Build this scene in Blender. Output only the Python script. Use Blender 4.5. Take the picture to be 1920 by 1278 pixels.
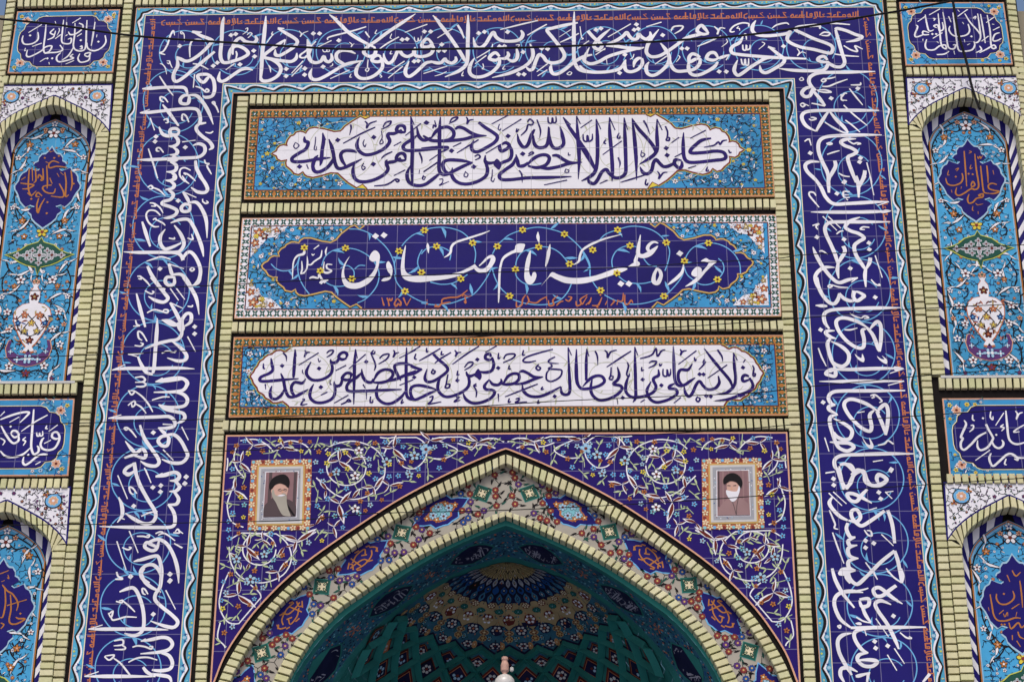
import bpy, math, random
from mathutils import Matrix, Vector
random.seed(7)
S = bpy.context.scene
for o in list(bpy.data.objects): bpy.data.objects.remove(o, do_unlink=True)
COL = S.collection
# ---------------------------------------------------------------- camera
CAM = Vector((0.0, -13.2, 1.6)); FPX = 4300.0
_p, _y, _r = math.radians(28.24355), math.radians(-1.30187), math.radians(0.2532)
_fw = Vector((math.sin(_y)*math.cos(_p), math.cos(_y)*math.cos(_p), math.sin(_p)))
_rt0 = Vector((math.cos(_y), -math.sin(_y), 0)); _up0 = _rt0.cross(_fw)
_rt = _rt0*math.cos(_r) + _up0*math.sin(_r); _up = _up0*math.cos(_r) - _rt0*math.sin(_r)
cd = bpy.data.cameras.new('camera'); cam = bpy.data.objects.new('camera', cd); COL.objects.link(cam)
cam.matrix_world = Matrix(((_rt.x, _up.x, -_fw.x, CAM.x), (_rt.y, _up.y, -_fw.y, CAM.y), (_rt.z, _up.z, -_fw.z, CAM.z), (0, 0, 0, 1)))
cd.sensor_fit = 'HORIZONTAL'; cd.sensor_width = 36; cd.lens = FPX/1920*36; cd.clip_end = 2000; cd.clip_start = .1
S.camera = cam
# ---------------------------------------------------------------- sky and sun (overcast)
SUN_EL, SUN_AZ = math.radians(52), math.radians(188)      # azimuth from +Y, clockwise: behind the camera
w = bpy.data.worlds.new("World"); S.world = w; w.use_nodes = True
sky = w.node_tree.nodes.new('ShaderNodeTexSky'); sky.sky_type = 'NISHITA'; sky.sun_disc = False
sky.sun_elevation = SUN_EL; sky.sun_rotation = SUN_AZ; sky.air_density = 1.0; sky.dust_density = 4.0; sky.ozone_density = .6
bg = w.node_tree.nodes['Background']; bg.inputs['Strength'].default_value = .13
w.node_tree.links.new(sky.outputs[0], bg.inputs['Color'])
sl = bpy.data.lights.new('sun', 'SUN'); sl.energy = 1.1; sl.angle = math.radians(25); sl.color = (1, .95, .88)
so = bpy.data.objects.new('sun', sl); COL.objects.link(so)
_d = Vector((math.sin(SUN_AZ)*math.cos(SUN_EL), math.cos(SUN_AZ)*math.cos(SUN_EL), math.sin(SUN_EL)))
so.rotation_euler = _d.to_track_quat('Z', 'Y').to_euler(); so.location = (0, -20, 30)
vs = S.view_settings; vs.view_transform = 'Standard'; vs.look = 'None'; vs.exposure = 0.22; vs.gamma = 1; vs.use_curve_mapping = False

# ---------------------------------------------------------------- geometry helpers
def W(x, y, d=0.0):
    """photo pixel -> (X, Z) on the vertical plane Y = d"""
    v = _rt*((x-960)/FPX) + _up*((639-y)/FPX) + _fw
    k = (d - CAM.y)/v.y
    return (CAM.x + v.x*k, CAM.z + v.z*k)
XC = (W(255.7, 15)[0] + W(1655, -1)[0])/2
def mir(pts, c=None):
    c = XC if c is None else c
    return [(2*c-p[0], p[1]) for p in pts]
def WL(pts, d=0.0): return [W(x, y, d) for x, y in pts]
def lerp(a, b, t): return (a[0]+(b[0]-a[0])*t, a[1]+(b[1]-a[1])*t)
class Quad:
    """TL TR BR BL in world XZ; at(u,v): u left-right, v top-bottom"""
    def __init__(s, tl, tr, br, bl): s.c = (tl, tr, br, bl)
    def at(s, u, v): return lerp(lerp(s.c[0], s.c[1], u), lerp(s.c[3], s.c[2], u), v)
    def w(s): return math.dist(s.c[0], s.c[1])
    def h(s): return math.dist(s.c[0], s.c[3])
    def pts(s, m=0, mv=None):
        mv = m if mv is None else mv
        return [s.at(m, mv), s.at(1-m, mv), s.at(1-m, 1-mv), s.at(m, 1-mv)]
    def inset(s, d):
        a, b = d/s.w(), d/s.h()
        return Quad(*s.pts(a, b))
    def mirror(s, c=None):
        q = mir(s.c, c); return Quad(q[1], q[0], q[3], q[2])
def PQ(tl, tr, br, bl, d=0.0): return Quad(W(*tl, d), W(*tr, d), W(*br, d), W(*bl, d))
def crom(pts, n=6, closed=False):
    """Catmull-Rom through points (any tuple length)"""
    if len(pts) < 3 and not closed: 
        a, b = pts[0], pts[-1]
        return [tuple(a[k]+(b[k]-a[k])*i/3 for k in range(len(a))) for i in range(4)]
    out = []; N = len(pts)
    rng = range(N) if closed else range(N-1)
    for i in rng:
        if closed: p0, p1, p2, p3 = pts[i-1], pts[i], pts[(i+1) % N], pts[(i+2) % N]
        else: p0, p1, p2, p3 = pts[max(i-1, 0)], pts[i], pts[i+1], pts[min(i+2, N-1)]
        for j in range(n):
            t = j/n; t2 = t*t; t3 = t2*t
            out.append(tuple(.5*(2*p1[k]+(p2[k]-p0[k])*t+(2*p0[k]-5*p1[k]+4*p2[k]-p3[k])*t2+(3*p1[k]-p0[k]-3*p2[k]+p3[k])*t3) for k in range(len(p1))))
    if not closed: out.append(tuple(pts[-1]))
    return out
def inside(p, poly):
    x, y = p; r = False; j = len(poly)-1
    for i in range(len(poly)):
        xi, yi = poly[i]; xj, yj = poly[j]
        if (yi > y) != (yj > y) and x < (xj-xi)*(y-yi)/(yj-yi)+xi: r = not r
        j = i
    return r
def edist(p, poly):
    m = 9
    for i in range(len(poly)):
        a, b = poly[i-1], poly[i]
        dx, dy = b[0]-a[0], b[1]-a[1]; L = dx*dx+dy*dy or 1e-9
        t = max(0, min(1, ((p[0]-a[0])*dx+(p[1]-a[1])*dy)/L))
        m = min(m, math.dist(p, (a[0]+dx*t, a[1]+dy*t)))
    return m
class Art:
    """glazed drawing collected face by face on a wall plane; build() makes ONE mesh"""
    def __init__(s, d=0.0, fn=None): s.v = []; s.f = []; s.m = []; s.mats = []; s.d = d; s.k = 0; s.fn = fn
    def mi(s, mat):
        if mat not in s.mats: s.mats.append(mat)
        return s.mats.index(mat)
    def add3(s, verts, faces, mat):
        b = len(s.v); s.v += verts; k = s.mi(mat)
        for f in faces: s.f.append(tuple(b+i for i in f)); s.m.append(k)
    def put(s, p, off):
        if s.fn: return s.fn(p, off)
        return (p[0], s.d-off, p[1])
    def poly(s, pts, mat, layer=0):
        s.k += 1; off = layer*.0006+(s.k % 13)*.00004
        s.add3([s.put(p, off) for p in pts], [tuple(range(len(pts)))], mat)
    def ribbon(s, pts, mat, layer=1):
        """pts (x,z,width) already smooth"""
        s.k += 1; base = layer*.0006+(s.k % 13)*.00004; n = len(pts)
        V = []; F = []
        for i, p in enumerate(pts):
            a = pts[max(i-1, 0)]; b = pts[min(i+1, n-1)]
            dx, dz = b[0]-a[0], b[1]-a[1]; L = math.hypot(dx, dz) or 1e-9
            nx, nz = -dz/L*p[2]/2, dx/L*p[2]/2
            off = base+.00004*i/n
            V += [s.put((p[0]+nx, p[1]+nz), off), s.put((p[0]-nx, p[1]-nz), off)]
            if i: F.append((2*i-2, 2*i-1, 2*i+1, 2*i))
        s.add3(V, F, mat)
    def line(s, pts, wd, mat, layer=1, closed=False, smooth=0):
        p = list(pts)
        if smooth: p = crom(p, smooth, closed)
        if closed: p = p+[p[0], p[1]]
        s.ribbon([(a[0], a[1], wd) for a in p], mat, layer)
    def frame(s, q, wd, mat, layer=1):
        i = q.inset(wd); o = q.c; n = i.c
        for k in range(4): s.poly([o[k], o[(k+1) % 4], n[(k+1) % 4], n[k]], mat, layer)
    def disc(s, c, r, mat, layer=2, n=8, ry=None, rot=0):
        ry = r if ry is None else ry; cr, sr = math.cos(rot), math.sin(rot)
        s.poly([(c[0]+r*math.cos(a)*cr-ry*math.sin(a)*sr, c[1]+r*math.cos(a)*sr+ry*math.sin(a)*cr) for a in [2*math.pi*i/n for i in range(n)]], mat, layer)
    def flower(s, c, r, petal, core, edge=None, n=5, layer=3, rot=None):
        rot = random.random()*6 if rot is None else rot
        for k in range(n):
            a = rot+2*math.pi*k/n; q = (c[0]+.62*r*math.cos(a), c[1]+.62*r*math.sin(a))
            if edge: s.disc(q, .52*r, edge, layer, 7, .40*r, a)
            s.disc(q, .40*r, petal, layer+1, 7, .29*r, a)
        s.disc(c, .33*r, core, layer+2, 6)
    def leaf(s, p, a, L, mat, layer=2, wd=.36, bend=.25):
        ca, sa = math.cos(a), math.sin(a); o = []
        for t, h in ((0, 0), (.25, .75), (.55, 1), (.8, .55), (1, 0), (.75, -.15), (.45, -.35), (.2, -.25)):
            x, y = t*L, h*wd*L*.5+bend*L*t*t
            o.append((p[0]+x*ca-y*sa, p[1]+x*sa+y*ca))
        s.poly(o, mat, layer)
    def build(s, name, parent=None, tags=None):
        me = bpy.data.meshes.new(name); me.from_pydata(s.v, [], s.f)
        for m in s.mats: me.materials.append(m)
        me.polygons.foreach_set('material_index', s.m); me.update()
        o = bpy.data.objects.new(name, me); COL.objects.link(o)
        if parent:
            o.parent = parent; o.matrix_parent_inverse = Matrix.Translation(-parent.location)
        if tags: tag(o, *tags)
        return o
def tag(o, label, cat, group=None, kind=None):
    if label: o['label'] = label
    if cat: o['category'] = cat
    if group: o['group'] = group
    if kind: o['kind'] = kind
    return o
def thing(name, label, cat, loc, group=None):
    o = bpy.data.objects.new(name, None); COL.objects.link(o); o.location = loc; o.empty_display_size = .1
    return tag(o, label, cat, group)
def slab(q, d0, d1, mat, A):
    """thick tile slab: quad in XZ from depth d0 (front) to d1"""
    f = [(p[0], d0, p[1]) for p in q.c]; b = [(p[0], d1, p[1]) for p in q.c]
    A.add3(f+b, [(0, 1, 2, 3), (7, 6, 5, 4), (0, 4, 5, 1), (1, 5, 6, 2), (2, 6, 7, 3), (3, 7, 4, 0)], mat)

# ---------------------------------------------------------------- materials
TILE = .2
def mat_tile(name, col, rough=.28, grid=(0.0, 0.0, TILE, TILE), grout=(.24, .23, .36), var=.10, gw=.011, spec=.045):
    m = bpy.data.materials.new(name); m.use_nodes = True; nt = m.node_tree; N = nt.nodes; L = nt.links
    b = N['Principled BSDF']; b.inputs['Roughness'].default_value = rough; b.inputs['Specular IOR Level'].default_value = spec
    ge = N.new('ShaderNodeNewGeometry'); sx = N.new('ShaderNodeSeparateXYZ'); L.new(ge.outputs['Position'], sx.inputs[0])
    def mth(op, a, bb=None, c=None):
        n = N.new('ShaderNodeMath'); n.operation = op
        for i, v in enumerate((a, bb, c)):
            if v is None: continue
            if isinstance(v, (int, float)): n.inputs[i].default_value = v
            else: L.new(v, n.inputs[i])
        return n.outputs[0]
    no = N.new('ShaderNodeTexNoise'); no.inputs['Scale'].default_value = 9; no.inputs['Detail'].default_value = 6; L.new(ge.outputs['Position'], no.inputs['Vector'])
    no2 = N.new('ShaderNodeTexNoise'); no2.inputs['Scale'].default_value = 1.1; no2.inputs['Detail'].default_value = 3; L.new(ge.outputs['Position'], no2.inputs['Vector'])
    val = mth('ADD', mth('MULTIPLY', mth('SUBTRACT', no.outputs[0], .5), var*2.4), mth('MULTIPLY', mth('SUBTRACT', no2.outputs[0], .5), var*1.6))
    fac = None
    if grid:
        u = mth('DIVIDE', mth('SUBTRACT', sx.outputs[0], grid[0]), grid[2]); v = mth('DIVIDE', mth('SUBTRACT', sx.outputs[2], grid[1]), grid[3])
        cb = N.new('ShaderNodeCombineXYZ'); L.new(mth('FLOOR', u), cb.inputs[0]); L.new(mth('FLOOR', v), cb.inputs[1])
        wn = N.new('ShaderNodeTexWhiteNoise'); wn.noise_dimensions = '2D'; L.new(cb.outputs[0], wn.inputs[0])
        val = mth('ADD', val, mth('MULTIPLY', mth('SUBTRACT', wn.outputs[0], .5), var*1.5))
        fu = mth('ABSOLUTE', mth('SUBTRACT', mth('FRACT', u), .5)); fv = mth('ABSOLUTE', mth('SUBTRACT', mth('FRACT', v), .5))
        fac = mth('GREATER_THAN', mth('MAXIMUM', fu, fv), .5-gw)
    hs = N.new('ShaderNodeHueSaturation'); hs.inputs['Color'].default_value = (*col, 1); L.new(mth('ADD', val, 1.0), hs.inputs['Value'])
    out = hs.outputs[0]
    if grid:
        mx = N.new('ShaderNodeMix'); mx.data_type = 'RGBA'; L.new(mth('MULTIPLY', fac, .62), mx.inputs[0]); L.new(out, mx.inputs[6]); mx.inputs[7].default_value = (*grout, 1); out = mx.outputs[2]
    L.new(out, b.inputs['Base Color'])
    bp = N.new('ShaderNodeBump'); bp.inputs['Strength'].default_value = .12; bp.inputs['Distance'].default_value = .01
    nb = N.new('ShaderNodeTexNoise'); nb.inputs['Scale'].default_value = 14; nb.inputs['Detail'].default_value = 2; L.new(ge.outputs['Position'], nb.inputs['Vector'])
    L.new(nb.outputs[0], bp.inputs['Height']); L.new(bp.outputs[0], b.inputs['Normal'])
    return m
def mat_brick(name, cols, rough=.55):
    m = bpy.data.materials.new(name); m.use_nodes = True; nt = m.node_tree; N = nt.nodes; L = nt.links; b = N['Principled BSDF']
    b.inputs['Roughness'].default_value = rough; b.inputs['Specular IOR Level'].default_value = .35
    ge = N.new('ShaderNodeNewGeometry'); cr = N.new('ShaderNodeValToRGB'); L.new(ge.outputs['Random Per Island'], cr.inputs[0])
    e = cr.color_ramp.elements
    while len(e) < len(cols): e.new(.5)
    for i, c in enumerate(cols): e[i].position = i/(len(cols)-1); e[i].color = (*c, 1)
    no = N.new('ShaderNodeTexNoise'); no.inputs['Scale'].default_value = 40; no.inputs['Detail'].default_value = 6; L.new(ge.outputs['Position'], no.inputs['Vector'])
    n2 = N.new('ShaderNodeTexNoise'); n2.inputs['Scale'].default_value = 2.3; n2.inputs['Detail'].default_value = 4; L.new(ge.outputs['Position'], n2.inputs['Vector'])
    ad = N.new('ShaderNodeMath'); ad.operation = 'MULTIPLY_ADD'; L.new(no.outputs[0], ad.inputs[0]); ad.inputs[1].default_value = .28; ad.inputs[2].default_value = .60
    a2 = N.new('ShaderNodeMath'); a2.operation = 'MULTIPLY_ADD'; L.new(n2.outputs[0], a2.inputs[0]); a2.inputs[1].default_value = .52; L.new(ad.outputs[0], a2.inputs[2])
    hs = N.new('ShaderNodeHueSaturation'); L.new(cr.outputs[0], hs.inputs['Color']); L.new(a2.outputs[0], hs.inputs['Value']); L.new(hs.outputs[0], b.inputs['Base Color'])
    bp = N.new('ShaderNodeBump'); bp.inputs['Strength'].default_value = .3; bp.inputs['Distance'].default_value = .004; L.new(no.outputs[0], bp.inputs['Height']); L.new(bp.outputs[0], b.inputs['Normal'])
    return m
_gx = W(1356, 80)[0]; _gz = W(1356, 35)[1]
GT = (_gx, W(700, 83)[1], (W(1562, 80)[0]-_gx)/4, .2)          # grid of the great band
GP1 = (W(1051, 300)[0], W(700, 281)[1], .2, .2); GP2 = (W(687, 500)[0], W(700, 456)[1], .2, .2); GP3 = (W(975, 700)[0], W(700, 683)[1], .2, .2)
NAVY = (.016, .0125, .132); TURQ = (.045, .26, .50); WHITE = (.75, .745, .79)
M = {}
def mk(n, col, **k): M[n] = mat_tile(n, col, **k); return M[n]
mk('navy_glaze', NAVY, grid=GT, var=.16); mk('band_white', WHITE, grid=GT, grout=(.42, .40, .45)); mk('band_turquoise', (.075, .33, .50), grid=GT, var=.2)
mk('navy_glaze_panel', NAVY, grid=GP2, var=.16); mk('panel_white_script', WHITE, grid=GP2, grout=(.42, .40, .45))
mk('white_glaze_top', WHITE, grid=GP1, grout=(.38, .38, .40), var=.04); mk('white_glaze_low', WHITE, grid=GP3, grout=(.38, .38, .40), var=.04)
mk('navy_script_top', (.022, .011, .12), grid=GP1, var=.2); mk('navy_script_low', (.022, .011, .12), grid=GP3, var=.2)
mk('turquoise', TURQ, grid=GP2, var=.2, grout=(.16, .26, .34)); mk('spandrel_navy', (.020, .0095, .125), grid=(GP3[0], GP3[1]+.03, .2, .2), var=.16)
for n, c in dict(sky=(.15, .40, .68), orange=(.42, .165, .042), rust=(.47, .155, .068), green=(.02, .085, .065), yellow=(.68, .55, .07), red=(.20, .04, .04), black=(.014, .012, .014), white=WHITE, navy=NAVY, cream=(.72, .64, .42), gold=(.55, .36, .12), teal=(.032, .22, .19), olive=(.50, .52, .39), leafgreen=(.42, .50, .30), deepblue=(.015, .07, .24), lime=(.50, .55, .10), salmon=(.62, .34, .22), purple=(.10, .04, .15), tan=(.40, .30, .13), paleblue=(.34, .52, .66), darkred=(.13, .025, .02), mauve=(.25, .145, .155), skin=(.58, .36, .29), grey=(.33, .34, .37), robe=(.09, .065, .07), rose=(.30, .19, .19), aqua=(.20, .48, .55), marble=(.55, .55, .53), arch_ground=(.37, .345, .29)).items():
    mk(n, c, grid=None, var=.14)
M['brick'] = mat_brick('buff_brick', [(.50, .495, .25), (.60, .58, .335), (.53, .495, .28), (.615, .59, .365), (.48, .49, .25)])
M['joint'] = mat_tile('dark_joint', (.010, .008, .008), rough=.6, grid=None, var=.5)
M['wall'] = mat_tile('render_wall', (.30, .27, .20), rough=.8, grid=None)
M['wire'] = mat_tile('wire_black', (.015, .015, .016), rough=.5, grid=None)
# ---------------------------------------------------------------- calligraphy, read letter by letter
# each entry: (origin x, origin y, strokes); 6 units to a photo pixel.  m main, n thinner, t hairline,
# d dots, D big dots, p smooth filled shape; a third number on a point is its own pen width
T_TOP = [
(300, 20, """m 360,240,30 415,250,40 470,245,14; m 385,245 470,290 540,315 590,345 560,385 500,450 430,510 350,560 290,572 225,545 185,520,14;
n 500,350 430,328 360,350 335,420 338,530; m 615,465,30 520,545 400,645 280,745 190,800 152,770 160,700 200,620 188,520,14;
n 370,600 450,615 545,665; n 165,285,6 150,230 115,290 85,385 40,460 0,480 60,500; d 222,403;
t 275,350 270,270 235,240 238,265 272,265; t 75,570 108,572 100,602 78,590; t 112,575 120,610 140,650; t 0,600 30,610 60,650 75,720;
m 720,75,14 703,160 693,350 680,500 700,575 745,590 830,570 930,535 992,490 960,440 890,405 835,410 790,460 772,560,18; n 855,460 865,500 850,560;
d 800,280 852,268; m 1068,285,18 1088,330 1050,365 960,350 905,312 850,352 815,430 820,500,18; t 980,278 1010,252 1035,268 990,310 1008,295; t 930,272 980,235 985,200 960,212;
d 1055,455 1065,520 645,590 600,625; m 1045,675,12 980,655 910,670 820,730 740,785 690,800 660,770 675,690,12; d 900,610; n 840,600 740,670;
m 1192,65,12 1180,200 1165,350 1150,500 1142,650 1130,790; m 1325,205,34 1400,205,12; m 1340,212 1430,265 1520,320 1545,360 1510,410 1430,465 1350,508 1300,498 1297,440,12;
m 1412,330,20 1350,372 1250,442 1165,520 1250,548 1400,572 1480,575 1530,540 1540,480,12; n 1412,328 1390,420; m 1170,530 1270,560 1340,612 1360,670 1320,740 1230,790 1150,790 1130,720,12;
t 1270,240 1255,270 1275,270 1250,300 1205,365; n 1245,700,6 1240,650 1222,618; d 1420,660 1418,740 1630,655 1627,725; n 1610,570 1480,710; n 1600,620 1480,745;
m 1660,325,10 1690,420 1672,500 1690,560 1740,590 1800,580; n 1755,350 1650,450 1580,500 1580,530 1640,530 1672,490; d 1725,262 1795,262; t 1565,232 1590,265 1578,298 1612,258 1668,235"""),
(560, 20, """n 760,185 600,235 350,300 328,335; m 345,50,8 450,140 560,250 700,340 860,420; n 345,50 440,100; m 1315,40,8 1180,130 1000,250 880,340 795,395 745,445 735,480 790,518 845,505 866,465 850,415,20;
d 452,340; m 640,488,14 560,455 480,455 428,490 430,550 480,590 530,612; m 728,568,14 600,590 500,622 400,682 300,742 210,780 150,770 128,720 150,655,12;
m 365,485,18 375,545 340,580 300,562 282,520 250,572 190,590 140,570 112,500 95,325,10; n 195,350 100,440 25,500 22,530 70,530 112,485; d 275,635;
n 370,340 222,412; n 572,672 355,770; t 342,440 345,462 322,465 318,442 312,465 282,465 268,440; t 570,360 600,385 590,412 625,372;
m 925,520,26 880,508 835,535 830,568 890,580 935,560 915,522,20; m 935,555,30 942,640 880,715 790,762 700,765 648,720 655,650 700,575,12;
t 782,555 775,640 792,660 772,690 752,670 772,650; n 750,240 770,270 798,308; t 880,220 860,260 882,265; n 1128,300 1000,372 910,435;
m 1475,335,30 1432,325 1390,375 1392,408 1450,412 1498,385 1470,332,28; m 1495,380 1515,430 1485,490 1400,520 1320,512 1295,465 1312,415,16; m 1312,430,16 1300,482 1230,520 1170,500 1122,452 1065,560 1012,595 970,560 955,485,12;
d 1165,330 1220,325 1415,240 1485,240 1610,385 1575,455 1640,455 1300,575 1345,570; n 1448,158 1195,250; n 1730,208 1560,312;
m 1510,58,8 1600,170 1700,300 1790,430 1850,530 1872,575; n 1510,60 1595,125; m 1905,50,10 1906,200 1902,400 1898,560 1870,630 1790,690 1645,750,10;
t 1300,300 1310,345 1338,350 1345,312 1352,342 1375,330 1378,288; m 1765,520,20 1768,565 1720,595 1660,570 1645,548 1600,590 1540,590 1480,572,20; m 1545,580,20 1440,590 1370,650 1300,712 1240,745 1203,715 1205,660 1242,570,12;
n 1192,572 1000,697; n 1172,630 1008,762; n 1672,628 1405,712; n 1790,165,20 1830,230 1862,312,8; t 1665,690 1600,720 1530,740; t 1850,700 1835,735 1858,738; t 910,720 935,745 918,755; t 590,715 575,750 600,752; t 382,598 380,620 350,632; t 1042,455 1030,490 1055,488; t 1048,265 1030,310 1050,322"""),
(820, 20, """m 940,225,20 962,272 925,330 820,350 720,340 660,300 632,248 590,300 540,382 480,422 428,398 405,305,10; d 465,258 530,243 790,245; n 1132,115 920,165 708,218; n 1232,158 1120,220 1012,282; n 592,448 440,540; n 552,508 425,602;
n 225,165,20 262,230 298,318,8; m 700,520,26 655,478 605,505 588,545 655,562 700,530; m 700,530,28 692,612 620,692 520,742 420,748 365,702 370,620 420,535,12; m 700,540,20 765,542 800,505 788,465,20; m 780,538,20 840,572 890,550 902,490 890,425,16;
m 1040,375,12 1072,450 1070,530 1020,602 930,660 800,712 615,758,8; d 965,470 915,720 975,720; t 620,378 618,410 595,440; t 882,392 925,388 900,420; d 700,408 755,405;
m 1580,140,20 1450,165 1300,200 1235,225 1300,312 1400,440 1430,512 1390,570 1300,592 1230,572 1192,522 1145,500 1108,570 1080,650 1040,672 1000,640,16;
m 1742,500,20 1650,520 1540,582 1440,662 1360,712 1300,712 1275,660 1285,600,14; m 1540,15,10 1536,200 1536,350 1536,520 1550,600 1600,668 1700,692 1830,692; t 1502,218 1370,302; n 1592,260 1490,312 1380,362; d 1175,430 1240,435;
n 1242,600 1118,692; n 1238,670 1128,738; t 1605,182 1622,300 1642,318 1618,330; t 1492,688 1460,715 1490,727 1512,705 1492,690; t 512,600 520,640 505,658 532,665; t 762,620 735,660 768,662; t 292,690 275,730 298,735"""),
(1080, 10, """m 133,292,40 200,368 270,428 290,468 250,500 202,470 222,420 300,340 388,268,10; d 225,280 280,265 680,220 655,280 700,270; n 480,293 358,362; n 147,403 18,492;
m 832,300,16 838,350 790,385 740,362 702,328 690,378 640,385 600,352 570,310 530,350 450,402 345,435,10; m 338,462,20 450,465 560,480 700,490 768,478,10; m 765,478,16 600,512 480,542 360,582 250,642 160,662 95,630 102,580 150,478,10;
n 962,194 790,246; n 617,213 480,292; n 330,488 218,562; t 330,502 220,526; m 1492,320 1430,330 1370,302 1370,262 1412,230 1452,270 1492,320,20; m 1430,325,30 1370,337 1240,372 1130,452 1030,522 940,572 850,582 795,540 800,470 840,390 932,275,10;
d 975,340 1190,490 1250,490 550,560 490,765 1610,750 1690,750; n 1070,298,10 1085,260 1120,240 1200,240 1180,282 1108,325; m 950,430,14 1000,490 1042,560 1048,620 1012,692 920,772 850,792 800,762 790,692 822,640,12; n 1022,574 888,667;
m 1395,590,30 1350,560 1305,552 1272,590 1280,640 1340,612 1392,600; m 1395,600 1390,662 1330,722 1230,742 1130,742 1072,682 1048,560,12; m 1275,620,14 1265,690 1280,760 1330,790 1400,782 1490,740 1560,692 1595,640,24;
m 1600,600,24 1560,540 1500,545 1470,600 1540,622 1600,602; m 1725,558,12 1650,586 1595,602; n 1722,560 1688,622; n 1632,348 1500,412 1365,467;
m 742,600,20 700,602 660,640 648,702,12; m 740,600 746,660 700,722 620,752 560,732 545,660 560,615,14; m 540,640,14 500,712 400,745 240,758 110,742 40,682; t 342,598 350,672; t 652,552 640,590 608,612; t 1150,568 1168,590 1128,642; n 1555,242 1600,290 1588,332 1620,262 1678,265; t 1690,383 1702,420 1638,472"""),
(1320, 10, """n 500,245 502,212 430,203 340,235 295,285 310,305 345,298; t 390,240 370,262 398,265 400,290; m 582,175,10 550,230 545,290 590,332 680,348 800,342 930,322 972,300 938,362 955,415 1080,472 1240,502 1400,542 1442,522 1442,470 1380,432 1240,382 1110,322 1030,282 1060,250 1180,235 1290,232 1305,272,14;
n 765,262,8 820,225 920,203 955,222; n 1642,222 1500,210 1335,206; m 1480,280 1500,265 1600,290 1700,332 1778,360 1710,397 1595,418,8; m 1480,280 1512,400 1552,540 1582,640 1550,692 1480,695 1418,665 1400,640,20; m 1388,620,26 1350,580 1300,590 1280,620 1335,642 1388,640; m 1388,630 1388,682 1340,732 1200,742 1000,735 840,715,10;
n 1300,340 1350,308 1415,318 1392,345 1320,342; n 1468,552 1600,570 1742,580; n 1572,458 1650,505 1725,522 1698,460 1785,497; m 440,350,12 400,422 330,462 302,502 322,542 400,558 600,577 800,592 1150,605; n 440,350 468,328 478,392;
m 720,472,30 802,490,10; m 735,475,30 830,550 902,612 880,662 800,712 700,762 642,740 628,680,12; m 765,598,16 690,602 620,640 520,702 440,762 380,792 342,750 345,700 378,618,10; d 895,465; n 435,448 440,500 470,507 477,452 482,502 515,490 518,448; n 418,605 430,662 455,667 462,610 470,672 498,672 502,602; t 650,418 682,440 615,500; t 1045,490 1072,530 1050,572 1100,530 1148,545"""),
]
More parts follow.
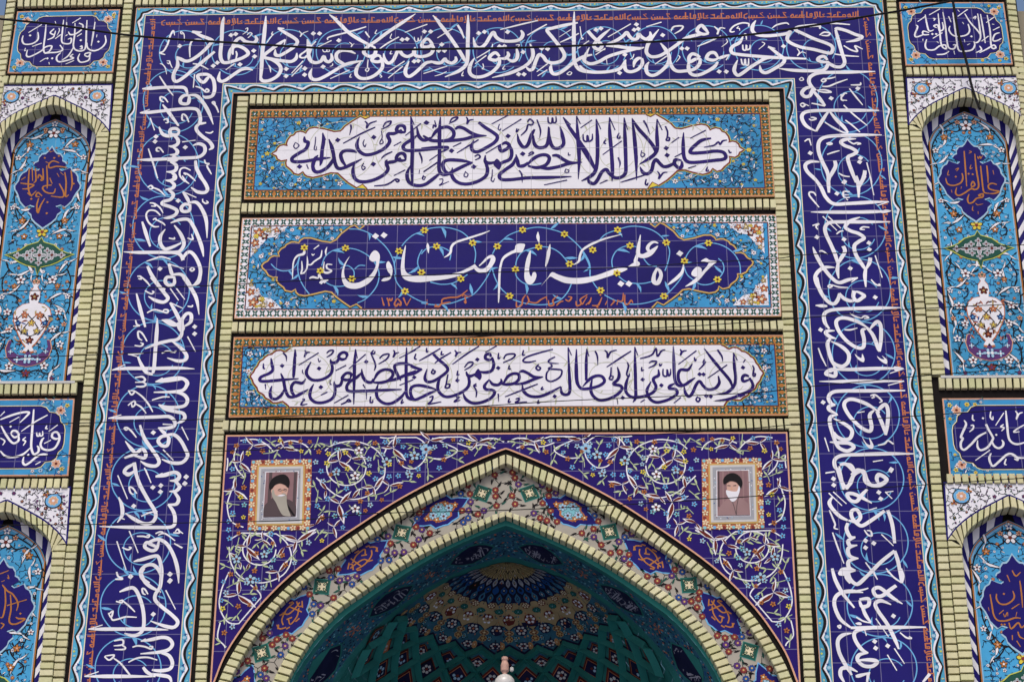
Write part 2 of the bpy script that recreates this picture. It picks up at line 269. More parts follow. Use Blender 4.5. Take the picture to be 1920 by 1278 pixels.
T_P1 = [
(500, 205, """m 1045,312,10 1015,400 1040,470 1100,512 1180,510 1280,472 1350,420 1385,360 1365,310 1375,280 1440,275 1520,235; m 1560,265,14 1550,205 1520,185 1480,195 1462,240 1510,260 1560,262; m 1385,362,30 1362,300 1372,262,14; d 1205,318 800,350 1795,155 1200,620 370,648;
n 1222,205 1050,285 860,388; n 945,175,22 950,220 932,295,6; n 1105,140 1130,165 1125,215 1160,165 1240,135; n 1310,205 1340,155 1400,140 1370,190 1290,230; t 1290,245 1300,320 1275,375 1280,395 1310,380 1300,340; t 1100,345 1085,390 1105,425 1120,390; n 1515,370 1430,415;
m 425,310,14 430,360 468,380 440,450 360,500 290,550 300,590 420,590 600,560 720,548,12; t 325,375 305,420 330,445 365,410 330,380; t 552,315 545,400 535,450 558,460 562,420; m 630,270,12 640,360 625,460 615,580 600,640,8; n 630,270 665,350; m 700,340,14 730,420 750,500 768,600 800,665 860,665 960,620 1075,560,10; m 1015,490,16 960,470 880,470 835,510 850,580 890,640;
m 760,540,20 730,600 680,660 600,705 540,700 520,640 545,560 580,520,10; n 450,625 470,675; m 990,610,10 970,700 1000,790 1080,820 1200,800 1310,745 1365,680 1350,620 1380,600 1440,590 1510,550; m 1565,580,14 1555,520 1520,498 1478,515 1460,560 1510,580 1565,575; m 1360,660,30 1345,600 1355,570,12; n 1415,480 1330,520 1290,560; t 1095,610 1070,650 1085,685 1110,660 1080,640; n 1560,685 1430,750; n 1210,865 1330,855 1400,825 1450,790 1490,800 1470,820 1445,795;
m 1620,85,10 1635,250 1640,450 1635,650 1640,865; n 1620,85 1660,180; n 1735,165 1560,300; m 1620,630,10 1580,730 1600,820 1680,860 1780,850 1880,780 1950,720; n 1718,490,22 1745,560 1745,615,6; n 1920,600 1765,705; t 1720,685 1715,730; t 1765,745 1750,780 1770,795 1785,770; m 1690,200,14 1710,300 1760,350 1820,340 1850,320; m 1700,290,14 1640,340 1560,390 1535,430 1570,465 1700,465 1920,450"""),
(790, 205, """d 60,155 975,305 340,470 1140,505 590,650; m 215,90,12 205,250 205,500 200,680 240,735 300,730 380,690 480,640 580,600; m 575,605,14 450,580 300,575 245,610 260,690 330,740; m 380,230,24 420,205 480,220 560,270 640,300 735,300,10; m 735,300,10 600,310 480,340 340,355 200,360 100,350 20,300; m 110,330,14 160,260 220,215 300,205 360,250 360,310 300,350 180,360; n 130,220 140,180 165,200 150,130; n 320,150 350,105 410,95 380,130 310,165; n 505,90 520,120 515,170 540,130 590,120;
m 645,150,36 720,210 800,260 855,310 830,370 740,430 640,480 580,470 565,420 590,350,10; n 980,70 790,170; n 1125,115 910,250; t 880,170 865,220 885,240 895,215; n 645,345 540,410 400,495; n 450,380 355,425; m 0,448 150,435 260,432 295,440 240,480; n 280,450 90,580; n 185,600 25,710; t 15,790 25,760 55,770;
m 895,395,10 880,430 900,475 960,450 990,410 950,380 905,400; m 975,390 1015,470 1000,560 920,600 830,640,30; p 810,620 850,560 900,620 880,680 850,670; m 850,590,20 770,610 720,590 720,520,12; m 720,600 745,680 720,760 620,820 500,845 400,820 345,750 350,660,10; n 890,400 725,500; n 600,535 640,515 660,545 605,575; t 500,700 480,750 510,765 525,735 500,710; t 800,680 795,760 785,800 810,815 825,780; t 200,790 240,790 235,830 205,860 310,815;
m 1065,510,10 1080,580 1100,640 1160,635 1200,600; m 1190,630,20 1260,560 1340,520 1410,520 1440,560 1400,630 1300,660 1200,640; m 1470,525,24 1530,525 1600,570 1680,605 1810,600,12; m 1750,610,14 1640,620 1540,650 1420,670 1330,660; m 1060,540,12 1030,620 950,680 880,740 900,790 1000,795 1200,775 1450,770 1690,760,12; n 1100,690 1130,740 1135,830,6; n 1205,510 1240,485 1260,500 1200,530; t 1655,490 1655,520 1680,515; t 1630,670 1615,710 1650,715 1660,690 1635,680; n 1640,800 1380,855;
n 1075,220 1070,260 1100,225; m 1080,280,10 1100,370 1150,430 1200,400 1240,290 1275,230; m 1260,300,18 1270,390 1320,435 1400,420 1430,340 1435,210; m 1430,200,14 1440,330 1480,430 1550,440 1600,390 1585,290 1560,200,14; n 1560,200 1590,260; n 1195,150 1220,115 1260,150 1240,180 1200,180 1180,240 1120,300; n 1300,120 1340,240 1330,330,6; n 1425,90 1430,150 1465,160 1475,100 1485,155 1515,145 1515,85; m 1595,95,12 1680,230 1780,370 1880,520 1960,680; n 1595,95 1680,180; m 1745,80,10 1760,300 1775,550 1765,790,8; n 1745,80 1790,170; n 1920,125 1790,215; n 1820,285 1825,350 1865,365 1870,300 1885,365 1915,355"""),
(1090, 205, """n 20,285 25,350 60,365 65,300 80,360 120,345 125,280; m 165,115,10 180,300 180,550 160,690 100,760 0,810,12; n 165,115 220,230; m -40,380 40,490 110,600 160,690; m 315,95,10 320,280 340,500 350,700 345,815,8; n 315,95 380,240; m 480,100,10 490,300 500,600 495,720 440,770 370,770 310,720 280,680 230,710 180,800 140,840 90,820 70,770,10; n 480,100 520,235; n 455,360 240,515; n 425,270 405,320 430,330 435,300; n 275,345 255,380 280,395; n 415,545,22 435,610 425,660,6; n 295,800 205,840;
m 570,105,10 595,300 615,550 620,800,8; m 570,105,10 640,220 740,330 810,420 835,490,24; m 850,115,10 850,300 855,430 830,500 760,560 655,620,10; n 850,115 910,240; n 700,130,22 740,200 770,285,6; t 680,465 670,520 690,540 715,510 680,490; n 720,740 560,790 440,825; n 730,790 720,840 740,855 750,830; n 945,195,20 970,260 965,320 955,350 985,355 990,325 960,320; n 1100,320 1015,380; d 955,440 965,520;
m 660,650,10 690,710 740,730 790,690 810,610 840,570 880,610 930,650 1010,630 1060,590; m 1130,580,14 1060,570 1050,620 1100,665 1130,640 1130,590; m 1080,570,20 1030,610; n 1130,500 1050,540; m 1150,265,10 1145,400 1155,540 1200,595 1300,600 1480,580 1600,565 1625,530 1590,485 1500,475 1380,490 1240,495 1230,460 1290,400 1360,350 1460,330,20; n 1400,240 1225,330; n 1380,430 1490,410 1540,370 1560,400 1590,360 1640,350; n 1655,460 1670,490 1690,485; n 1290,640 1200,665; n 1420,650 1405,690 1425,700 1430,680; n 855,700 880,740 870,785 920,720 970,710"""),
]
T_P3 = [
(460, 630, """m 290,250,14 300,320 310,380 270,420 180,460 165,500 230,510 400,495 600,480,12; n 205,310 205,360 225,370; n 425,190,20 460,230 462,285,6; m 560,150,12 555,280 545,430 540,470,20; n 560,150 575,230; d 415,335 830,365 850,575 1360,290; m 400,420,14 430,500 450,600 490,680 560,680 640,640 710,600,10; m 680,480,10 640,530 560,520 520,570 530,640 570,680; m 440,600,20 400,670 340,710 290,690 280,630 300,560,10; n 225,540,18 230,600,8; n 670,160 680,185 665,235 690,190 730,185; n 825,190 600,330; t 820,250 830,290 850,275; n 915,195 950,165 990,165 970,205 915,240;
m 1130,255,14 1145,210 1115,185 1070,200 1050,240 1090,265 1140,250; m 1060,235,30 1030,290 970,300 960,260,12; m 965,290,30 980,370 950,440 860,490 760,495 700,450 690,390 740,290,10; n 1135,330 1015,390; t 640,390 655,430; t 645,380 640,420; n 1160,665 1000,755; n 925,630 850,665;
m 1180,480,14 1190,430 1150,415 1110,440 1090,480 1140,495 1185,480; m 1095,470,30 1070,550 1010,560 1000,510,12; m 1005,540,30 1010,630 980,700 890,745 790,745 730,690 735,610 770,540,10; t 955,490 955,540 975,545; n 640,710 665,715 640,745 630,775 700,765; n 1075,770 1130,745 1160,715 1185,735 1150,740;
m 1240,150,12 1230,300 1225,500 1220,770,10; n 1240,150 1260,250; n 1355,205 1165,370; m 1310,370,12 1320,450 1360,510 1420,520 1440,480; m 1320,400,12 1260,460 1170,520 1140,580 1170,620 1300,620 1550,610 1760,600,12; m 1440,510,16 1490,420 1560,380 1640,390 1660,440 1610,500 1520,525 1440,520; m 1530,520,20 1680,490 1800,440 1920,390; m 1920,350,16 1800,310 1700,320 1680,360 1720,450 1750,500,12; n 1445,160 1420,190 1450,200 1460,170; n 1410,190 1450,280 1465,340 1450,390; n 1510,255 1550,215 1615,205 1590,260 1500,315; n 1665,160 1680,185 1665,240 1690,200 1730,185; n 1920,155 1730,250; m 1815,130,12 1810,300 1810,500 1815,660 1860,710 1920,710; n 1890,490 1735,555; n 1325,545,18 1350,590; n 1362,620 1365,715,6; n 1410,680 1405,740 1430,745 1435,720; m 1800,620,16 1750,690 1650,755 1560,755 1490,700 1475,620 1495,540,10; n 1770,710 1755,755 1785,740"""),
(770, 630, """m 0,340 60,360 125,375,20; m 130,370 40,420 -60,450; d 40,465 750,265 985,360 525,500 1620,680; m 285,600,14 180,570 80,555 10,580 0,650 40,715 120,690 200,650 290,610; n 110,115 0,180; n 60,200 45,250 70,265; n 180,135 180,180 200,165; n 335,140 220,210 95,280; n 350,170 345,210 375,205; n 455,185 330,260 270,310; m 255,205,30 320,270 400,340 415,390 350,450 260,505 190,515 160,470 185,370,10; n 255,370 235,410 260,425 275,395 250,390; n 420,430 400,540 390,580 430,580 440,545 405,545; n 495,160 515,190 505,230 530,190 570,185; n 770,115 620,210 470,320; n 605,355 650,300 700,300 680,340 605,385; n 530,390 525,440 550,430; t 530,460 515,500;
m 905,235,20 890,205 850,210 840,250 880,270 920,260; m 915,240 935,320 910,390 840,410 770,400; p 715,440 760,370 800,440 780,495 745,470; m 740,420,18 680,450 640,440 625,400,12; m 640,430 660,510 640,580 560,640 450,680 370,675 310,610 310,530 340,460,10; n 970,110 840,185; n 990,190 985,255 1010,240; n 1045,260 1080,210 1170,205 1150,250 1040,300; n 1270,160 1260,215 1290,210; n 1600,150 1430,195 1300,240 1265,285 1330,295 1410,280; n 1110,330 1105,370 1130,370; n 1440,320 1410,360 1440,385 1460,360 1430,340; n 210,690 250,680 235,730 200,765 345,740; n 510,690 545,690 490,740 560,720; n 740,535 710,560 745,560; n 705,560 740,620 735,690;
m 885,490,16 830,560 850,600 920,610 945,640 900,700 800,745 700,755 620,710 590,640,12; m 885,490,12 920,540 980,550 1020,520 1015,480,12; m 1040,540,20 1090,460 1150,425 1210,430 1220,480 1170,530 1080,545 1010,535; m 1220,410,20 1260,395 1320,420 1390,460 1490,460,12; m 1480,465,12 1380,490 1280,530 1170,545; n 985,650,20 990,740,8; n 1430,540 1250,610 1060,685; n 1110,700 1100,745 1130,735; n 1180,710 1220,700 1215,725 1180,750 1310,740; n 1485,570 1470,600 1500,595; n 1440,720 1430,755 1460,745; n 1625,235 1560,270 1560,300 1665,310,10; n 1560,300 1590,340 1550,370 1640,375 1700,390 1680,460 1590,510 1530,490 1530,420 1560,380; m 1255,540,10 1270,620 1340,675 1450,680 1560,640 1690,570,16; m 1690,570,16 1700,640 1750,660 1790,620 1785,450 1770,130,12; n 1770,130 1810,220; m 1865,150,12 1860,350 1870,520 1910,590"""),
(1080, 630, """m 5,150,12 5,350 15,520 60,590 150,590 260,560 320,510 290,455 220,450 150,490 75,570,10; m 120,145,12 115,300 115,500,30; n 120,145 145,230; n 215,170,20 240,230 245,330,6; n 320,160 350,190 355,245 390,180 460,160; n 620,170 480,260 345,350; n 395,350 390,440 375,480 405,490 415,455 390,450; m 465,350,12 485,430 470,490 420,540 500,560 515,600 460,660 360,710 260,720 190,670 165,590 185,470,10; d 525,695 960,555 750,490; t 460,700 470,770; n 575,295 590,340 570,430 595,455 600,420; m 600,430,10 565,530 560,620 610,680 690,690 790,670 870,630 900,570 870,500 880,470 930,440 925,375,14; m 660,125,12 665,350 670,550 670,690 640,745,10; n 660,125 695,220; m 845,510,10 800,600 800,660; n 740,350 740,390 765,380; n 775,715 725,745; n 720,255 850,215 900,140 915,230 960,170 1005,155; n 820,305 855,285 905,290 880,330 815,360; n 940,310 945,335 970,315; n 980,370 980,440 1020,450 1025,380 1040,445 1060,430 1065,370;
m 1095,115,12 1100,280 1110,480 1150,555 1220,550 1280,510 1340,470,12; m 1310,310,10 1260,380 1180,380 1150,430 1160,510 1210,560; m 1120,530,14 1060,560 1050,590 1120,600 1135,650 1050,710 930,745 860,730 815,680 805,620,12; n 1170,150 1185,175 1175,215 1200,175 1245,165; n 1355,165 1150,320; n 1180,690 1100,755; m 1215,560,10 1230,640 1270,680 1310,640 1350,550 1390,510 1430,560 1480,600 1560,590 1610,530 1600,450,16; n 1330,240 1340,280 1355,260; n 1445,260 1430,300 1455,290 1430,330 1380,380; d 1390,430 1435,432 1465,675 1515,680; n 1370,680 1350,715 1375,740 1395,705 1365,690; n 1700,325 1480,475; m 1440,140,12 1540,270 1640,390 1730,500 1760,580,20; m 1770,190,12 1780,330 1795,480 1770,570 1690,640 1580,655,10; n 1770,190 1815,275; n 1590,155,24 1640,230 1650,290,6;
m 1945,455,24 1900,440 1870,470 1885,510 1950,490; m 1950,470 1990,550 1960,610 1850,660 1720,710 1560,730,10; n 1905,265 1880,300; d 1878,355; n 1985,330 2000,370 1990,440 2010,450 2015,425 1995,425; n 1900,660 1840,690"""),
]
T_LEFT = [
(230, 130, """n 415,80 500,210 570,300; n 810,60 795,210; m 1000,80,24 940,60 850,70 860,120 910,150 950,110 975,80; m 975,75 1020,120 1035,220 1010,300 940,320 900,300,12; n 820,195 880,215 940,260 970,245 945,225 930,250; m 220,225,8 300,220 450,208 600,205 700,215 730,290; n 220,225 330,190; m 745,300,20 690,300 650,340 660,385 730,390 750,340 745,300; m 740,295,20 830,300 900,370 970,490 1020,625,8; m 195,495,8 280,490 420,475 600,455 780,445 850,470 875,560 870,610 940,605,20; n 195,495 305,455; m 450,400,16 520,490 630,640; n 510,375 470,325 425,315 430,355 465,370; n 1080,490 1050,420 1010,380 1030,370 1045,400; n 310,550 360,690; m 870,610 830,650 840,700 900,760 980,820 1010,880 970,910,14; n 1020,700 985,720 930,710; n 460,575 500,560 510,600 480,605; n 745,600 715,530 675,510 670,570 700,580;
m 410,650,16 450,730 520,755 580,745; m 640,700 600,670 540,680 540,730 610,740 640,700; m 570,740 620,790 620,840 570,870 515,865,14; m 570,880,20 615,920 600,960 530,965,14; m 560,980 610,1010 580,1030 500,1030,14; d 375,760 365,815 705,880; n 670,820 820,800; m 160,1020,8 300,1020 500,1010 700,1000 850,990 920,940 920,870 860,840 790,860,14; n 290,895 340,1050 395,1230; n 460,940 420,890 385,890 385,920 415,925; m 540,1040 600,1080 600,1130 560,1155 490,1155,14; m 550,1160 590,1200 580,1240 490,1255,14; m 820,1030,30 830,1110 870,1190 930,1280; n 765,1140 700,1110 650,1130 645,1200 700,1270; n 715,1190 690,1170 735,1185 790,1230 820,1260; n 920,1020 935,1060 970,1065 950,1090 975,1140 1000,1185"""),
(210, 330, """m 980,0 1040,70 1075,150 1040,190 960,180 890,130,14; n 400,130 440,110 460,140 420,150; n 450,130 530,160 600,225; m 690,0 700,30 660,55 600,50,14; m 660,60 700,100 680,140 600,155,14; m 640,160 690,210 660,265 580,290 570,320 660,350 730,390 710,440 640,470 580,475,12; d 745,280; n 425,305 470,310 490,340 440,340; n 480,310 540,360 575,420; n 790,0 830,60 870,90; m 800,180,26 850,260 870,310; n 800,180 950,245; m 880,330 820,320 780,360 800,400 870,390 880,320; m 880,300 950,300 1010,370 1060,500 1070,700,8; n 1020,285 1050,310 1080,300 1060,280; n 1020,260 1020,300;
n 545,445 490,395 420,390 385,440 410,520 470,570 530,570; n 460,495 490,480 500,505; n 490,490 570,530 600,560; m 340,515,20 380,640 430,795; m 660,530,14 760,495 850,490 900,540 960,660 1010,800 1030,910,10; n 640,700 700,710 700,690; n 850,700 910,715 895,655; m 700,555,14 770,650 810,760 770,840 700,860 500,860 300,862 130,855,8; m 600,600,10 545,680 545,760 590,820 660,810 780,755,20; m 580,855 730,870 780,900 800,950,40; m 790,940 840,870 890,860 950,930 995,1050 980,1160 930,1220,24; n 660,940 560,910 480,930 390,960; d 540,1045; m 640,985,30 670,1090 690,1120; n 640,990 810,1045; n 905,1030 880,1050 900,1070 925,1050 905,1030; m 700,1140 620,1140 600,1190 640,1230 700,1210 700,1130; m 690,1110 780,1110 850,1180 910,1278; m 400,1015,30 450,1120 540,1250 600,1278; n 285,1130 320,1130 330,1160 295,1155; n 330,1135 390,1190 430,1240"""),
(200, 520, """m 500,0 580,90 660,190 690,240 640,280 550,260 470,215,10; m 860,0 940,110 1010,240 1040,420,8; m 1060,0,20 1030,60 960,100; n 430,150 500,185 530,165 510,155; n 715,125 810,260; n 785,125 880,250; n 455,400 530,365 610,380 680,400 690,370 650,365 630,390; m 335,180,16 380,360 435,560; m 715,285,26 770,380 830,500 860,560; n 715,285 860,350; n 910,325 960,330 965,310; m 620,480,16 700,490 790,530; m 620,480,8 720,530 790,545; m 860,560,30 850,480 900,410 950,420 945,500 880,550; n 325,480 340,530 370,545 300,550; m 570,460,10 565,600 550,800 535,1000 520,1080,30; p 790,510 860,520 880,580 840,620 800,580; d 990,555 990,635; m 850,560 840,650 790,700 700,715 560,750 430,805,10; n 455,720 400,630 355,610 360,680 400,710; n 910,665 1000,835; n 315,765 380,775 410,750 380,735; m 740,720,20 840,800 900,880 880,930 800,940 680,905,10; n 620,855 680,830 750,840 780,830 760,850; m 520,1090 450,1070 400,1000 350,890,20; n 240,865 340,860 420,850; n 250,865 340,890; m 60,1045,8 200,1025 500,1025 800,1020 990,1030,8; n 60,1045 210,980; m 550,1175,12 650,1150 800,1130 880,1150 910,1200 870,1260; n 550,1175 630,1130; n 325,1130 400,1115 430,1150 400,1175 320,1180; n 400,1175 440,1200 420,1225 330,1225"""),
(180, 700, """m 670,95,12 780,85 900,70 980,60 1025,110 990,180 900,205 650,212,14; n 670,95 750,50; m 900,210 990,240 1030,300 1000,360 910,380 800,380 705,350,14; m 705,350,14 780,400 900,430 980,450 1000,500 960,540 910,560,14; n 440,45 520,40 555,70 530,95 440,100; n 520,95 560,120 530,150 455,150; n 365,190 400,240 435,200 370,195; n 440,200 530,270 600,360 640,435; n 630,300 750,265 830,265; n 360,360 430,310 440,350 410,375 400,335; n 440,340 510,380 565,450; m 140,505,8 300,500 500,495 700,488 820,485 880,530 880,590 800,615 700,610,12; n 140,505 285,465; n 750,570 860,575; m 700,610,14 760,660 790,690; d 645,665; m 820,700 740,710 700,760 740,810 800,810 820,740 800,690; m 800,690 880,690 950,750 1010,860 1030,930 970,1000 860,1005 740,965,12; n 965,600 1040,750; n 455,720 400,650 350,610 320,615 340,635 365,620; m 495,580,24 540,720 620,840 690,940 710,1000 670,1040 580,1030 500,985,12; m 330,760,10 400,850 460,910; m 320,950,24 440,905 520,850 560,900 540,950 430,920; n 755,855 870,975; m 430,1000,40 450,1120 490,1278; m 440,1010 350,1060 320,1110 370,1130 440,1100; n 245,1145 300,1278; n 545,1060 620,1230; m 670,1165,12 780,1145 880,1110 940,1150 900,1200 830,1205,14; d 1015,1165 1000,1235; m 900,1210 960,1278"""),
(160, 880, """m 560,0 610,160 700,330 780,460 790,540 740,600 650,605 540,550 450,490,12; m 550,20 480,60 430,20; n 365,65 475,330; n 680,0 740,150; m 790,75,12 900,55 1010,30 1060,70 1030,120 950,125,14; n 790,75 870,40; m 1010,130 1060,190 1020,240 945,245,14; m 1000,250 1050,330 1020,390 930,390,14; m 935,390 990,470 1010,560 980,640 800,650 500,648 160,640,8; d 1135,80 1120,160 760,200 850,180 845,250 545,410; n 580,270 535,210 495,200 510,260 545,280; m 375,310,14 410,400 415,510 360,595,10; n 415,550 445,560; n 630,525 720,485 815,470; n 495,690 595,935; n 580,750 650,750 710,760 720,735 690,740; n 790,720 840,700 870,710 820,740; n 830,730 900,720 1010,800; n 990,710 1060,710 1040,670 1010,700; n 1060,690 1100,720; n 1000,830 1090,880 1060,860; n 355,805 460,1130; n 415,875 480,900 515,880 490,870; m 800,870 740,840 690,820 670,870 740,910 800,890 830,800; m 690,830,30 780,790 850,790 930,850 1000,980 1040,1130 1050,1278,8; m 545,1035,12 640,1010 760,975 820,980 850,1070 860,1170 855,1278; n 545,1035 600,1005; m 720,1278 640,1220 625,1140 680,1080 760,1070 820,1120 850,1200; d 510,1200 955,1175 955,1245; n 350,1150 370,1200 420,1230 340,1235"""),
(150, 1065, """m 1095,0,24 1115,160,6; m 720,0,36 690,60 730,150 800,210 880,250; m 910,0 915,100 900,210 850,290 850,360 930,440 1030,520 1100,600 1060,660 960,650 790,590,10; n 910,270 880,240; d 570,95 1010,65 1010,145 825,515; n 415,40 430,90 480,115 395,120; m 445,265,16 530,230 600,220 650,280 700,420 720,560 710,680 660,740 590,755 500,730,12; n 765,290 730,235 700,230 710,280 740,295; n 965,245 1075,460; n 405,370 470,385 480,360 440,365; n 490,370 560,430 620,490; n 320,520 370,480 350,550 320,500; n 350,550 370,580 430,570 520,545 640,550; m 95,685,8 250,683 500,682 800,682 995,692,8; n 95,685 255,635; n 385,815 470,800 490,830 470,860 380,870; n 470,860 510,890 490,910 390,912; m 685,820,12 800,800 920,775 1000,790 1040,850 1000,910 900,940 680,960,14; n 685,820 740,790; n 590,885 650,870 730,880 800,905 815,880 780,880; m 920,950 1000,980 1040,1060 1010,1130 900,1150 810,1140; n 275,990 330,1030 385,975 280,985; n 380,1010 460,1070 540,1170 580,1220; n 545,1055 640,1010 760,1000 870,1030; m 50,1215,8 250,1213 500,1213 850,1215,14; n 50,1215 210,1160; m 710,1110,30 760,1170 850,1215; m 760,1180,14 900,1200 1000,1220 1030,1278"""),
]
